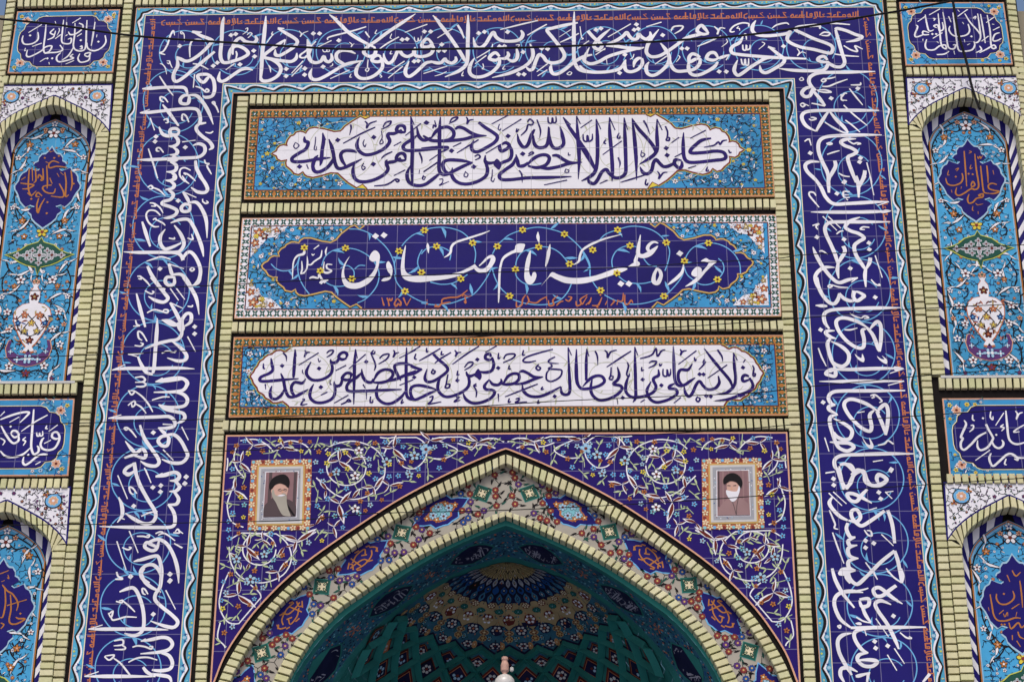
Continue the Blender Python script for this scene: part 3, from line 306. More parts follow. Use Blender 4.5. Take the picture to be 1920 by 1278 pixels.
T_RIGHT = [
(1480, 130, """m 965,28,12 700,35 500,38 330,45 240,85 220,140 250,200 300,240; m 250,200 180,220 140,270 175,310 230,300 260,240 280,210; m 270,250 340,330 400,415,30; n 250,385 330,400 400,420; n 310,240 400,235 470,260 390,262 320,250; d 470,330 770,218 235,945 800,1000 790,1045; n 580,285 590,310 620,275 650,275; n 600,350 650,355; n 590,285 585,340 610,360; n 675,220 750,315 825,405; t 110,115 140,95 160,120 130,130 110,115; n 355,130 390,110 410,130 380,145 355,130; n 400,110 460,105 520,90; n 370,195 440,195 540,155 655,115; n 690,180 760,180 800,175 800,150; n 120,400 150,385 175,405 150,425 122,405; n 175,395 220,415;
m 1010,468,16 800,465 500,465 280,470 170,490 140,550 190,640 300,700,16; m 300,700,26 370,580 440,475; m 450,475,20 530,570 610,650 660,715; n 400,600 500,660 600,710 660,720; n 240,545 270,545 300,560 250,575 220,560; n 610,405 720,510 875,635; n 630,575 710,635 795,710; m 1040,742,12 800,742 500,752 380,775 330,830 330,930 370,1040 430,1170 440,1278; m 510,1030,40 520,1090 480,1170 450,1230; n 170,815 220,790 245,860; n 220,790 235,785; n 415,840 450,830 480,840 450,850 415,840; n 425,960 500,935 565,918; m 750,785,12 640,790 580,820 620,860 700,890 755,930 720,960 660,990 670,1060 710,1170 750,1278; n 660,805 720,840 760,830 800,840 760,850; n 870,1050 930,1278; m 850,1140,40 840,1200 800,1278; m 340,1045,12 240,1040 180,1080 200,1150 280,1230 330,1278; n 555,1170 610,1200 680,1210; d 620,1265"""),
(1490, 330, """m 200,0 290,120 350,240 440,315 600,312 850,298 1050,290,12; n 1060,290 930,335; m 375,0 380,90 385,190,26; m 400,20,20 375,110; m 690,0 715,100 720,245,20; m 790,0,40 740,90 720,140; n 845,0 890,220; d 555,75 475,200; n 620,180 550,180 555,240 620,245; n 550,215 610,215; n 580,260 600,275; n 240,225 215,190 170,185 165,220 220,290 275,355; m 180,408,8 400,408 650,408 900,403 1080,395,8; p 960,410 1020,380 1085,395 1010,420; n 315,455 475,615; n 375,455 520,590; m 1075,518,12 800,518 550,518 400,525 345,570 350,650 410,780 460,900 490,1010; m 545,790,44 565,850 520,930 480,1000; m 490,980 480,1060 495,1155,14; n 200,560 270,540 240,570 260,605; d 250,690 555,715 625,1040 835,755 840,828; n 470,655 510,625 550,620; m 735,465,12 620,510 570,575 630,620 720,650 780,700 720,740 670,790 690,890 760,1000 800,1060; m 850,920,44 840,980 800,1050; m 800,1040 790,1120 800,1250,16; n 840,580 770,575 740,600 790,605; n 905,895 985,1145; n 275,850 310,845 370,880; m 205,800,10 240,890 320,1030 420,1150 500,1200 600,1170 710,1145,14; n 710,1145 640,1195; m 450,1030,12 340,1030 260,1080 230,1150 260,1240 290,1278; n 370,1240 400,1225 420,1240 390,1255 370,1240; n 420,1225 500,1250 600,1255; n 860,1165 910,1220 960,1230 945,1210"""),
(1500, 520, """m 190,0 210,110 260,210 330,285 390,295 430,240 440,180; m 440,180 490,235 560,265 620,260; m 610,150,50 600,220 640,265 700,230 720,205 650,165,30 600,170; d 845,225 232,590; n 175,318 250,312 300,325 240,330 190,320; m 1135,342,10 900,345 650,350 450,358 330,375 270,420 280,510 330,580,20; m 390,600,10 310,605 290,630 340,670 410,690,10; m 340,690 310,740 320,820 350,920 380,990; m 350,720,14 470,780 545,860 540,950 480,1000 410,985 380,950,14; m 380,990,20 400,1060 390,1110 330,1100 290,1080 340,1040 400,1030; n 405,1035 340,1070; m 395,1035 600,1035 900,1025 1165,1025,10; p 1060,1000 1170,1025 1070,1050; n 1165,1028 1010,1080; n 690,460 730,435 770,455 720,465; n 560,405 620,440 690,460; n 500,590 570,590 645,570; m 770,575,14 650,500 520,460 440,465 405,510 440,610 530,720 640,790 710,785 720,700 700,600 740,580; m 750,565 820,650 880,800 895,835,20; m 895,835,26 910,700 910,560 880,500 840,520 780,590,16; n 205,795 245,900 295,1000; p 615,860 650,920 710,955 725,920 700,860 690,905 650,890; p 865,885 900,935 970,975 980,930 920,880 950,920 910,915; m 215,1170,8 500,1170 800,1168 1170,1165,8; n 1170,1165 990,1215"""),
(1520, 700, """m 745,135,10 500,137 250,138 170,150 140,190 160,235 195,245,10; m 195,250,10 145,260 150,290 210,320,10; m 215,325,10 160,340 150,390 175,480 200,550 230,590 290,610 340,580 300,550 220,545 150,540,8; m 180,355,10 270,400 325,450 310,510 260,520 210,500 185,460,10; d 98,228 635,755 180,830; n 470,175 510,170 560,215 540,230; n 480,195 500,185 490,175; n 365,310 425,300; m 545,310,10 450,245 340,205 280,215 265,260 310,340 390,420 460,455 480,420 465,330 500,290,14; m 520,300 565,400 590,485,12; m 590,485,22 605,400 610,300 590,245 550,270 520,310,10; n 110,505 145,615; p 405,500 440,570 480,595 495,565 460,505 470,560 440,550; n 530,565 580,555 610,530 650,555 640,545; m 815,632,10 600,632 400,638 250,645 190,680 195,740 240,770; m 240,720,12 310,720 340,780 310,860 280,920; m 225,730,14 240,830 260,920; m 230,720 280,715 330,770; n 490,695 570,682; n 115,785 190,775; m 320,800,20 370,760 420,790 430,850 480,880 550,880 600,835 540,795 520,830 540,875""", 4.2045),
(1530, 880, """m 165,0,20 200,90 230,135 270,110 300,40 370,10 400,80 440,125 510,115 555,80 510,45 480,60 490,110; d 590,8 138,72 140,122 495,180 510,230 390,560 390,615 455,580; n 80,25 145,15; n 100,185 205,285; n 135,175 240,270; m 405,155,20 360,200 320,250 270,240 245,195 290,190 360,220 440,265,10; n 545,180 610,170; n 545,175 600,230; m 130,215,14 105,260 130,310 190,370 250,400; m 255,400,16 320,410 350,370 320,315 280,330 285,380 330,430 370,440 450,390 540,325,26; m 565,320,26 600,430 620,580,24; n 515,510 610,600; n 415,320 480,300; n 105,320 130,380 150,430 145,460 175,470; m 250,420 240,470 270,530 310,530,10; m 310,535,10 255,560 270,600 325,595,10; m 325,595,10 255,620 265,680 335,700,10; m 330,700,10 260,720 260,770 310,795; p 175,820 200,775 280,775 240,830 195,835; m 310,795,14 250,810 240,850 270,896; n 130,495 170,610 220,740; n 380,475 410,515 440,520 430,485 400,480; n 390,730 485,865; m 350,896 440,800 520,720 620,640,26; m 620,640,26 650,740 672,890; n 560,800 670,892""", 4.2045),
(1540, 1065, """m 85,0 110,90 170,200 260,310,14; p 130,40 170,0 230,0 185,50; m 210,0 225,80 280,125 340,80 420,0; m 625,0 640,60 635,115,16; n 510,0 570,70 635,115; n 400,0 440,85; n 370,155 320,170 200,185; m 330,190,8 250,180 160,190 110,230 105,300 150,400 230,465 ; m 230,468 400,466 600,464 825,463,10; m 590,135,26 540,170 480,215 430,215 410,170 450,150 500,180 560,230 640,280,8; m 300,245,20 370,240 370,290 320,300 300,250; m 320,300,22 350,370 390,425,14; n 275,385 330,415 390,430; m 550,285,10 470,255 425,280 450,340 520,440 580,560 610,635,14; d 568,375 420,575 428,628 523,610; n 125,455 150,450 145,470 125,455; n 270,435 300,430 310,440 280,440; n 430,395 530,540; n 620,505 670,545 710,550 690,535; n 340,480,10 355,530; m 400,470 310,480 260,510 270,570 320,640 370,665,10; m 370,665,10 300,680 285,720 330,765 400,770 440,735 380,720 270,725,8; n 575,630 655,750; n 520,680 595,805; m 240,510,8 170,525 130,570 140,660 190,760 240,840; m 285,815,10 220,785 160,790 150,840 180,896; m 385,820,10 300,845 270,850; m 370,825,26 360,896; m 855,830,26 800,896""", 4.2045),
]
T_RIGHT = [(e[0], e[1], e[2], 4.2045) if len(e) > 3 else e for e in T_RIGHT]
T_P2 = [
(480, 415, """p 1340,330 1295,365 1275,425 1310,458 1352,455 1342,520 1300,592 1235,650 1150,692 1060,692 1005,640 992,560 1012,480 1055,398 1002,468 968,560 966,650 1002,732 1080,762 1180,750 1290,682 1360,572 1390,450 1388,370; p 1490,452 1465,490 1480,560 1512,602 1500,630 1440,642 1410,672 1455,675 1512,650 1537,570 1525,500; D 1345,170 1440,160;
p 1685,270 1650,370 1632,480 1632,580 1660,645 1730,678 1850,688 1990,672 2160,650 2310,605 2160,606 2010,614 1860,614 1750,606 1695,578 1672,520 1676,400;
n 545,330,24 535,370,34 470,390,26 430,440,18 415,520,16 412,650,8; n 515,450,10 520,540,20 508,592,16 560,560,16 580,480,20 575,395,8; n 500,592,18 548,585,14; n 580,490 620,490 650,460 690,432 730,400 742,328; n 800,292,6 785,340,20 790,392,6; n 710,272 650,318; t 628,368 640,385 660,370; n 860,490,10 800,488,18 800,530 850,560 800,582,30 760,560 768,458,10; n 600,645,14 640,630,28 700,640,20 710,600 750,662,26 815,665,14; d 735,690 770,680"""),
(790, 415, """n 330,597,6 450,578,30 560,530,42 615,500,46; n 600,512,40 645,555,48 710,558,56 768,510,50 805,440,56 795,400,46 745,415,30 700,460,24 650,505,12; n 770,110,8 680,145,22 540,190,26 390,240,28 340,290,28 330,350,26 300,385,22 255,410,6; n 70,248,8 73,290,34 82,362,6;
p 1090,255 1160,258 1162,290 1130,352 1060,356 990,386 930,432 905,500 892,600 888,750 875,905 863,900 863,740 868,580 885,480 920,400 1000,345 1050,320 1060,278; p 1230,330 1188,410 1165,520 1160,640 1190,702 1230,714 1270,682 1295,620 1285,578 1255,580 1240,622 1220,602 1212,540 1228,440; p 1450,258 1415,340 1402,420 1395,515 1422,470 1450,370; n 1312,122,6 1312,180,36 1325,248,6;
n 1712,492,8 1770,455,26 1785,390,26 1810,330,26 1880,280,30 1960,240,28 2080,195,22 2258,150,6; p 1350,728 1420,640 1470,576 1540,602 1640,632 1760,640 1900,625 2000,600 2130,552 2200,532 2300,528 2315,545 2250,578 2180,598 2050,642 1900,687 1800,704 1700,706 1600,692 1500,648 1450,625 1400,672"""),
(1090, 415, """n 865,250,14 815,235,30 765,265,36 745,310,40 775,340,30 830,312,24 862,280,8; n 665,155,8 645,280,38 640,370,48 690,395,54 760,370,64 815,325,46 858,282,12; n 635,370,34 610,450,44 632,482,56 590,490,44 525,518,10; D 445,705 535,705 1108,365; n 855,530,30 820,600,38 815,680,52 860,695,52 895,620,42 885,565,38 850,532,24; n 1150,480,8 1135,570,34 1080,635,40 1010,690,30 970,720,10; p 1345,452 1400,418 1440,438 1525,455 1482,492 1400,572 1345,640 1290,692 1230,722 1168,737 1220,695 1290,638 1360,568 1430,480 1400,458; p 1300,515 1250,560 1240,605 1290,628 1345,592 1350,535"""),
]
T_P2G = [
(480, 415, """n 1415,858,8 1440,952,20; n 1480,860,8 1500,957,20; n 1474,862,14 1484,888 1497,890 1504,866; n 1504,868 1512,892 1526,890 1536,862; n 1590,870 1558,930 1580,957 1600,930 1625,950 1628,910 1590,870; n 1658,860,20 1695,952,10; n 1695,952 1742,868"""),
(790, 415, """n 230,932 240,880 320,860 420,850 520,778; n 150,950,40 200,962 220,935 280,920 330,910; n 490,850 500,922 480,900; t 460,850 480,830 520,850 565,840; d 65,930; t 65,905 65,880; n 1070,905 1075,965 1130,942 1140,880 1175,828; n 1190,840 1210,900 1175,938; n 1210,907 1290,920 1350,880 1415,848; n 1405,850 1412,890; n 1430,890 1440,950 1490,940 1480,890 1535,838; n 1520,950 1560,910 1600,900; n 1620,882 1660,900 1690,860 1650,850; n 1740,900 1750,952 1800,930 1790,880 1870,828; n 1850,945 1900,898"""),
(1090, 415, """n 10,940 65,848; n 80,937 100,900 112,858; n 120,950 180,950 200,930 232,858; n 270,942 290,898; n 330,950 372,900 350,888; n 400,942 412,888; n 400,890 460,900 472,808; n 490,828 490,930 530,930 560,890 580,922; d 215,830 180,965"""),
]
T_P2V = [
(480, 415, "n 170,480 220,530 300,560 400,545 460,480 490,400; n 490,400 470,520 490,640 540,740 600,820; n 740,500 780,400 870,330 1000,305 1130,320 1250,380 1330,460 1380,560 1380,660 1340,760 1240,870 1140,920; n 700,600 790,690 880,730 980,730 1060,700; n 1050,90 1160,95 1280,140 1400,230 1490,330 1550,460 1570,600; n 1640,280 1700,210 1780,150 1890,110; n 1560,600 1580,680 1640,760 1720,830 1850,900 1930,915; n 1610,340 1570,430 1555,500; n 1870,320 1830,400 1820,480 1850,560; n 1100,650 1100,560 1030,500 950,530; n 1110,540 1160,500 1230,500"),
(790, 415, "n 0,110 110,80 240,70 370,90 480,140 570,240 610,350 600,470; n 0,370 60,310 170,285 270,310 330,360 320,440; n 100,685 220,710 340,700 440,655 520,600; n 0,920 150,940 320,925 460,880 590,820 700,690 770,570 790,500; n 790,500 830,640 900,760 990,840; n 800,370 850,280 920,210 1000,150 1140,100 1300,70 1450,90 1600,140 1720,230 1820,340 1890,470 1900,600; n 1060,500 1080,420 1150,340 1320,292 1450,300 1560,360 1660,480; n 1060,545 1070,620 1140,690 1240,715 1350,700; n 1690,700 1650,790 1570,880 1450,930 1300,940 1150,920 1030,880"),
(1090, 415, "n 200,220 270,150 400,100 550,60 700,70 830,120 930,210 990,320 980,440 940,560; n 350,520 345,430 390,340 470,290 548,277 620,290; n 420,620 500,680 600,700 700,700 790,680; n 260,830 380,890 520,930 660,930 800,900 930,845 1060,720 1140,600 1150,480; n 1160,450 1200,360 1270,290 1380,250 1500,250 1620,290 1720,370 1780,480 1790,590; n 1150,500 1190,600 1260,660 1340,710 1440,710 1530,660 1600,560 1590,470 1540,420; n 700,420 760,490 850,510; n 0,330 60,430 95,520 100,620 160,730 217,780"),
]
P2_FLOWERS = [(480,415,[(545,300),(1008,305),(725,560),(1078,650),(1610,338),(1677,790),(1895,105),(1862,580)]),(790,415,[(172,285),(578,247),(855,285),(1140,100),(1320,292),(1058,545),(445,650),(992,843),(1610,148),(1668,483)]),(1090,415,[(408,100),(548,277),(128,325),(955,243),(400,585),(217,780),(930,845),(1160,450),(1430,248),(1530,658)])]
# one unit of the small square-lettered line, u runs right to left
T_KUFIC = "1735,65 1735,135;1710,75 1710,132 1690,135;1680,80 1680,134 1620,134;1640,100 1618,112 1622,135 1650,135 1640,100;1590,110 1560,110 1560,135 1590,135 1590,110;1590,134 1400,134;1530,82 1498,76 1500,130;1480,110 1455,110 1455,134;1425,90 1375,95 1420,102 1420,134 1372,134;1345,100 1320,105 1345,130 1290,134;1290,70 1290,134;1265,134 1255,72 1230,76 1235,120 1250,142 1215,150;1197,90 1175,95 1175,120 1197,116 1197,90;1195,115 1195,134 1130,134;1137,70 1137,134;1080,60 1080,134;1112,110 1050,110 1050,134;1030,110 1008,110 1008,134;972,95 950,115 950,134 988,130 972,95;1112,134 952,134;895,80 858,74 872,100 906,132 720,134;810,105 810,134;780,105 780,134;750,105 750,134;720,110 720,142 690,142 680,108;700,85 706,92;622,75 588,80 642,130 450,134;550,104 550,134;520,104 520,134;490,104 490,134;460,110 460,134;442,82 402,100 402,136 432,142;500,148 506,154"
T_UL = [(0, 0, """n 1105,378 1112,450 1065,510 990,540 925,515 915,455,10; n 1000,238,10 985,330 975,400 960,488,10; n 915,218,10 908,350 900,500 865,540 805,535 772,490 785,370 790,250; n 830,250 870,270 865,310 800,360 740,370 720,340,10; n 840,500 860,490 860,520 838,520; n 770,575 740,600 770,620 640,655 600,640 600,600 640,560; n 775,500 720,590 650,640; n 670,215,10 655,350 650,440 680,465 740,460 750,410 715,420; n 700,240 705,300; n 850,195 760,250; n 570,310 530,350 570,370 585,330; n 575,365 560,400 500,425; n 485,265,10 475,380 460,500 470,560 520,545 545,490 480,500 430,545 320,600 280,590 290,530; n 630,480 660,530 600,555 530,560 470,570; n 400,345 400,420 340,465 260,470 235,430 245,380,10; n 440,265 300,350; n 440,460 340,495; n 640,370 580,415; n 710,370 690,385; n 860,360 810,390; d 318,380 1035,445 500,620 550,620 850,430; t 270,510 260,540 275,535; n 890,590 930,600 950,560 900,570 890,590; n 945,590 930,640 850,660 820,620 840,570; t 580,230 590,260; t 1020,370 1015,400; t 620,300 625,330 600,380; t 420,655 480,620 500,630; t 690,680 760,650 780,640; t 515,660 520,685""", 5.6)]
T_UR = [(1690, 0, """n 900,165,10 930,330 945,500 990,510 970,480 900,520 820,560; n 1030,350 980,370 960,430 1000,435 1050,410; n 975,185 890,245; n 1030,290 960,325; n 830,155,10 855,300 880,460,10; n 800,150,10 820,290 830,400 800,450 765,455; n 665,150,10 720,240 800,330 830,380; n 695,105 590,180; n 540,140,10 555,250 575,400 600,530 660,545 740,530 770,480 760,440; n 700,260 715,330 680,375 590,390 530,370 500,320 510,280,10; n 435,135,10 460,280 480,450 500,510 550,520 570,480 540,480; n 495,180 520,240; n 385,150,10 400,300 420,480 470,520 460,480 400,490 340,530 270,525 250,480 265,420,10; n 430,240 440,310 400,330 380,270 340,280 370,300; n 405,100 290,165; n 250,160,10 265,250 290,330 340,320; n 250,180 170,235; n 290,370 230,370 230,335 290,350; n 230,370 160,395 140,370 170,290 150,270; n 430,350 330,410; n 915,385 840,440; d 325,365 365,365 735,390; n 330,200 350,205 340,225; n 750,200 780,180 770,210; t 590,110 610,130; t 370,440 390,460; t 660,420 665,450; t 640,240 655,260; t 950,260 975,265; n 820,490 840,530 780,560; t 690,480 720,465; n 370,580 450,575 500,545; t 550,540 560,580; t 225,415 225,435""", 5.6)]
T_MUL_KEEP = None
T_MUL = [(0, 140, """n 374,505 380,570 372,612; n 341,515 348,570 345,640 362,632; n 312,575 335,620 328,645 268,640; n 352,490 300,484 262,492 258,472 280,456 312,466; n 272,582 232,588 226,604 248,622 282,624 292,600; n 246,480 250,560 248,600; n 262,545 275,575; n 222,640 200,622 190,640 210,645; n 226,495 228,550 215,560; n 200,548 206,528 222,545 212,558; n 186,495 190,556 178,570; n 155,495 150,600 168,642; n 170,490 172,560; n 108,572 140,576 178,582 150,600 118,602; n 135,540 112,555; n 145,622 166,636 192,612; n 204,652 194,690 200,728 214,690 236,652; n 210,700 190,720; d 236,440 286,440 388,575 250,672 246,730 310,430 165,655; t 250,392 268,410; t 262,410 285,402; t 318,515 335,530; t 240,460 265,470; t 205,508 190,500; t 300,520 312,540""", 2.8)]

T_LL = [(0, 735, """m 600,470,14 568,478 532,458 540,420 580,410 606,450 600,502 560,570 500,592 440,580 415,540 430,488 452,465,10; n 590,335 498,402; n 480,342 468,370 490,375; n 520,490 450,526; n 375,412 380,446 400,446 405,418 410,446 435,440 436,398; m 346,178,14 335,320 325,450 320,562 345,632 390,612 396,572 380,548,12; n 487,235 350,310 218,402; n 265,460 235,488 262,502 238,546; m 310,570,12 240,632 150,662 60,655 5,600; m 485,640,20 440,635 380,657 300,722 255,742 235,712 245,658,10; n 416,710 362,740; d 290,640 110,352; m 112,430,14 130,398 170,400 192,440 150,462 115,432; m 188,440,14 192,490 150,522 110,502 60,432 8,335; m 205,312,10 292,225 280,205 200,215 100,245 5,282; n 197,255 98,310; n 50,200 5,245; n 5,470 50,500 28,542""", 5.433)]
T_LR = [(1760, 735, """m 258,288,12 278,330 248,400 225,460 245,472 224,520 230,572 265,586 330,532 400,457 482,412,16; m 480,328,24 510,390 545,450 550,482 500,560 430,592 395,560 395,492,10; m 540,498,14 565,550 610,572 650,550 657,515 640,488,10; m 682,190,14 695,330 710,460 742,512 800,532 880,512; n 662,213 578,342; n 660,330 630,355 665,365 638,398; d 450,268 585,437; n 345,232 345,280 366,292; n 530,198 524,255 548,282 552,248; n 325,343 350,340 350,372 312,407; n 780,195 800,225 790,278 815,225 855,208; n 870,335 800,375 763,408 822,405; n 522,590 373,697; m 535,623,10 514,670 530,732 560,752 620,702 690,640 740,630 790,660 802,692 768,680; m 740,632 800,668 880,672; n 686,680 670,730 692,742""", 5.431)]
T_MUR = [(1740, 260, """n 378,135 390,300 405,507; n 490,165 505,320 530,480 520,527 480,540 448,518; n 450,490 470,455 490,490 462,510 450,490; n 485,532 440,537 380,577 320,602 288,575 300,518; d 425,375 468,380 290,405; n 355,368 365,420 340,470 270,497 205,480 184,418; n 615,288 625,380 630,472; n 550,290 565,430 575,520 590,570 640,580; n 722,488 670,475 635,492 640,530 700,550 747,560 700,580 640,582; n 560,612 530,600 575,585 570,620 510,632 470,672 430,682 414,640 430,588; t 285,330 320,315 298,347; t 215,338 205,385 228,385; t 450,280 440,322 467,310; t 520,190 525,215 545,190 550,215 572,183; t 430,135 455,145 428,160; t 350,508 345,532; t 245,543 250,572; t 680,338 690,382; t 498,683 520,700 577,690; t 470,713 465,755 482,760; t 525,768 525,797""", 5.6)]
T_MLL = [(0, 1040, """n 3,152 72,125; t 65,160 72,190 58,182; t 12,215 40,205; n 20,240 40,265 62,290 97,310 122,340 146,390 134,447; n 40,268 46,380 26,490 3,502; n 85,318 90,430 75,520 92,552 140,550 202,513 150,510 128,498; n 58,406 217,358; d 165,470; n 8,545 32,560 8,592""", 4.27)]
T_MLR = [(1830, 1040, """n 180,343 180,390 210,430 260,437 312,410 337,370 324,318; d 245,345 225,615 252,615; n 123,348 140,450 155,530 190,577 260,582 340,557 395,560; n 203,522 242,488; n 313,477 382,433; t 240,518 255,547 275,508 280,542; n 290,598 310,652 370,600 400,642 428,618; n 385,228 400,340 410,465; n 318,138 350,187 392,153; n 273,178 297,238; t 360,503 350,547; n 320,708 320,752; n 368,678 385,722 424,742; n 358,758 392,812; t 108,463 115,497""", 4.711)]
# ---------------------------------------------------------------- builders
def script(A, entries, mat, layer=5, wm=7.6, wn=4.0, wt=2.2, ds=5.2, d=0.0, k=None):
    """pen strokes; widths in photo pixels"""
    for e in entries:
        ox, oy, txt = e[:3]; sc = e[3] if len(e) > 3 else 6.0
        for st in txt.replace('\n', ' ').split(';'):
            st = st.strip()
            if not st: continue
            c = st[0]; pts = [tuple(float(v) for v in t.split(',')) for t in st[1:].split()]
            px = [(ox+p[0]/sc, oy+p[1]/sc) for p in pts]
            m1 = math.dist(W(px[0][0], px[0][1], d), W(px[0][0]+1, px[0][1], d))     # metres per pixel here
            if c in 'dD':
                for p in px:
                    q = W(*p, d); r = (ds if c == 'd' else ds*1.55)*m1; t = .12
                    A.poly([(q[0]-r, q[1]-r*t), (q[0]-r*t, q[1]+r), (q[0]+r, q[1]+r*t), (q[0]+r*t, q[1]-r)], mat, layer)
                continue
            if c == 'p':
                A.poly([W(x, y, d) for x, y in crom(px, 5, True)], mat, layer); continue
            w0 = dict(m=wm, n=wn, t=wt)[c]; n = len(px)
            seq = []
            for i, p in enumerate(px):
                if len(pts[i]) > 2: ww = pts[i][2]/sc
                elif i == 0: ww = w0*.72
                elif i == n-1: ww = w0*.55
                else: ww = w0
                q = W(*p, d); seq.append((q[0], q[1], ww*m1))
            A.ribbon([(a, b, max(ww, .0015)) for a, b, ww in crom(seq, 6)], mat, layer)
def leafy(A, path, mat, wd, layer, leafmat, every=.12, L=.07):
    """vine with curling leaves; path world XZ"""
    p = crom(path, 7); A.ribbon([(a[0], a[1], wd) for a in p], mat, layer)
    acc = every*.5; side = 1
    for i in range(1, len(p)):
        acc += math.dist(p[i], p[i-1])
        if acc > every:
            acc = random.uniform(-.3, .2)*every; side = -side
            a = math.atan2(p[i][1]-p[i-1][1], p[i][0]-p[i-1][0])+side*random.uniform(.5, 1.0)
            A.leaf(p[i], a, L*random.uniform(.7, 1.15), leafmat, layer+1, .38, .3*side)
def bricks(A, q, pitch, axis, d0=-.014, d1=.02, gap=.0105, mat=None):
    L = q.w() if axis == 'u' else q.h(); n = max(1, round(L/pitch)); g = gap/L*.5
    for i in range(n):
        a, b = i/n+g, (i+1)/n-g; j = random.uniform(-.0012, .0012)
        c = [q.at(a, 0), q.at(b, 0), q.at(b, 1), q.at(a, 1)] if axis == 'u' else [q.at(0, a), q.at(1, a), q.at(1, b), q.at(0, b)]
        brick(A, c, d0+random.uniform(-.002, .002), d1, mat or M['brick'], j)
def brick(A, c, d0, d1, mat, j=0.0):
    mx = sum(p[0] for p in c)/4; mz = sum(p[1] for p in c)/4; e = .0035
    def ins(p):
        L = math.dist(p, (mx, mz)) or 1; return (p[0]+(mx-p[0])*e*1.4/L, p[1]+(mz-p[1])*e*1.4/L)
    f = [(ins(p)[0]+j, d0, ins(p)[1]+j) for p in c]; m = [(p[0]+j, d0+e, p[1]+j) for p in c]; b = [(p[0]+j, d1, p[1]+j) for p in c]
    F = [(0, 1, 2, 3)]
    for k in range(4):
        n = (k+1) % 4; F += [(k, k+4, n+4, n), (k+4, k+8, n+8, n+4)]
    A.add3(f+m+b, F, mat)
def resample(pts, n):
    L = [0]
    for i in range(1, len(pts)): L.append(L[-1]+math.dist(pts[i], pts[i-1]))
    out = []; k = 0
    for i in range(n+1):
        t = L[-1]*i/n
        while k < len(pts)-2 and L[k+1] < t: k += 1
        s = (t-L[k])/((L[k+1]-L[k]) or 1); out.append(lerp(pts[k], pts[k+1], min(1, s)))
    return out
def arch_bricks(A, out, inn, pitch, d0, d1, mat=None, gap=.0105):
    Ln = sum(math.dist(out[i], out[i-1]) for i in range(1, len(out))); n = round(Ln/pitch)
    N = n*10; o = resample(out, N); i_ = resample(inn, N)
    g = max(1, round(gap/Ln*N))
    for k in range(n):
        a, b = k*10, k*10+10
        oa, ob = lerp(o[a], o[a+1], gap/Ln*N/2), lerp(o[b], o[b-1], gap/Ln*N/2)
        ia, ib = lerp(i_[a], i_[a+1], gap/Ln*N/2), lerp(i_[b], i_[b-1], gap/Ln*N/2)
        brick(A, [oa, ob, ib, ia], d0+random.uniform(-.002, .002), d1, mat or M['brick'])
def strip(A, a, b, mat, da, db=None, layer=None):
    """surface between two equally long polylines at depths da, db"""
    db = da if db is None else db; n = len(a)
    A.add3([(p[0], da, p[1]) for p in a]+[(p[0], db, p[1]) for p in b], [(i, i+1, n+i+1, n+i) for i in range(n-1)], mat)
def wave_border(A, a0, a1, b0, b1, flip=1):
    """turquoise border with the running wave; a = outer (dark) side, b = field side"""
    T = M['band_turquoise']; A.poly([a0, a1, b1, b0], T, 0)
    L = math.dist(a0, a1); n = max(1, round(L/TILE)); wd = math.dist(a0, b0)
    def at(t, v): return lerp(lerp(a0, a1, t), lerp(b0, b1, t), v)
    for v0, v1, m in ((0, .07, M['salmon']), (.925, 1, M['lime'] if random.random() < 0 else M['cream'])):
        A.poly([at(0, v0), at(1, v0), at(1, v1), at(0, v1)], m, 1)
    Nn = n*16; dark = []; lite = []
    for i in range(Nn+1):
        t = i/Nn; ph = (t*n) % 1.0; c = abs(math.cos(math.pi*ph))            # cusps mid-tile
        v = .24+.42*(c**1.15)
        dark.append((*at(t, v-.035), .0155*(.75+.5*c))); lite.append((*at(t, v+.125), .0135*(1.25-.5*c)))
    A.ribbon(dark, M['black'], 2); A.ribbon(lite, M['band_white'], 2)
    for k in range(n):
        for dt in (-.11, .11):
            c = at((k+.5+dt)/n, .64); A.disc(c, .013, M['deepblue'], 3, 3, .010, random.random()*6)
            c = at((k+dt*1.1)/n, .27) if k else at((k+.5+dt)/n, .70); A.disc(c, .010, M['aqua'] if dt > 0 else M['leafgreen'], 3, 6, .006, random.random()*3)
        A.disc(at((k+.5)/n, .72), .012, M['paleblue'], 3, 6)
        A.disc(at((k+.02)/n, .22), .008, M['lime'], 3, 5)
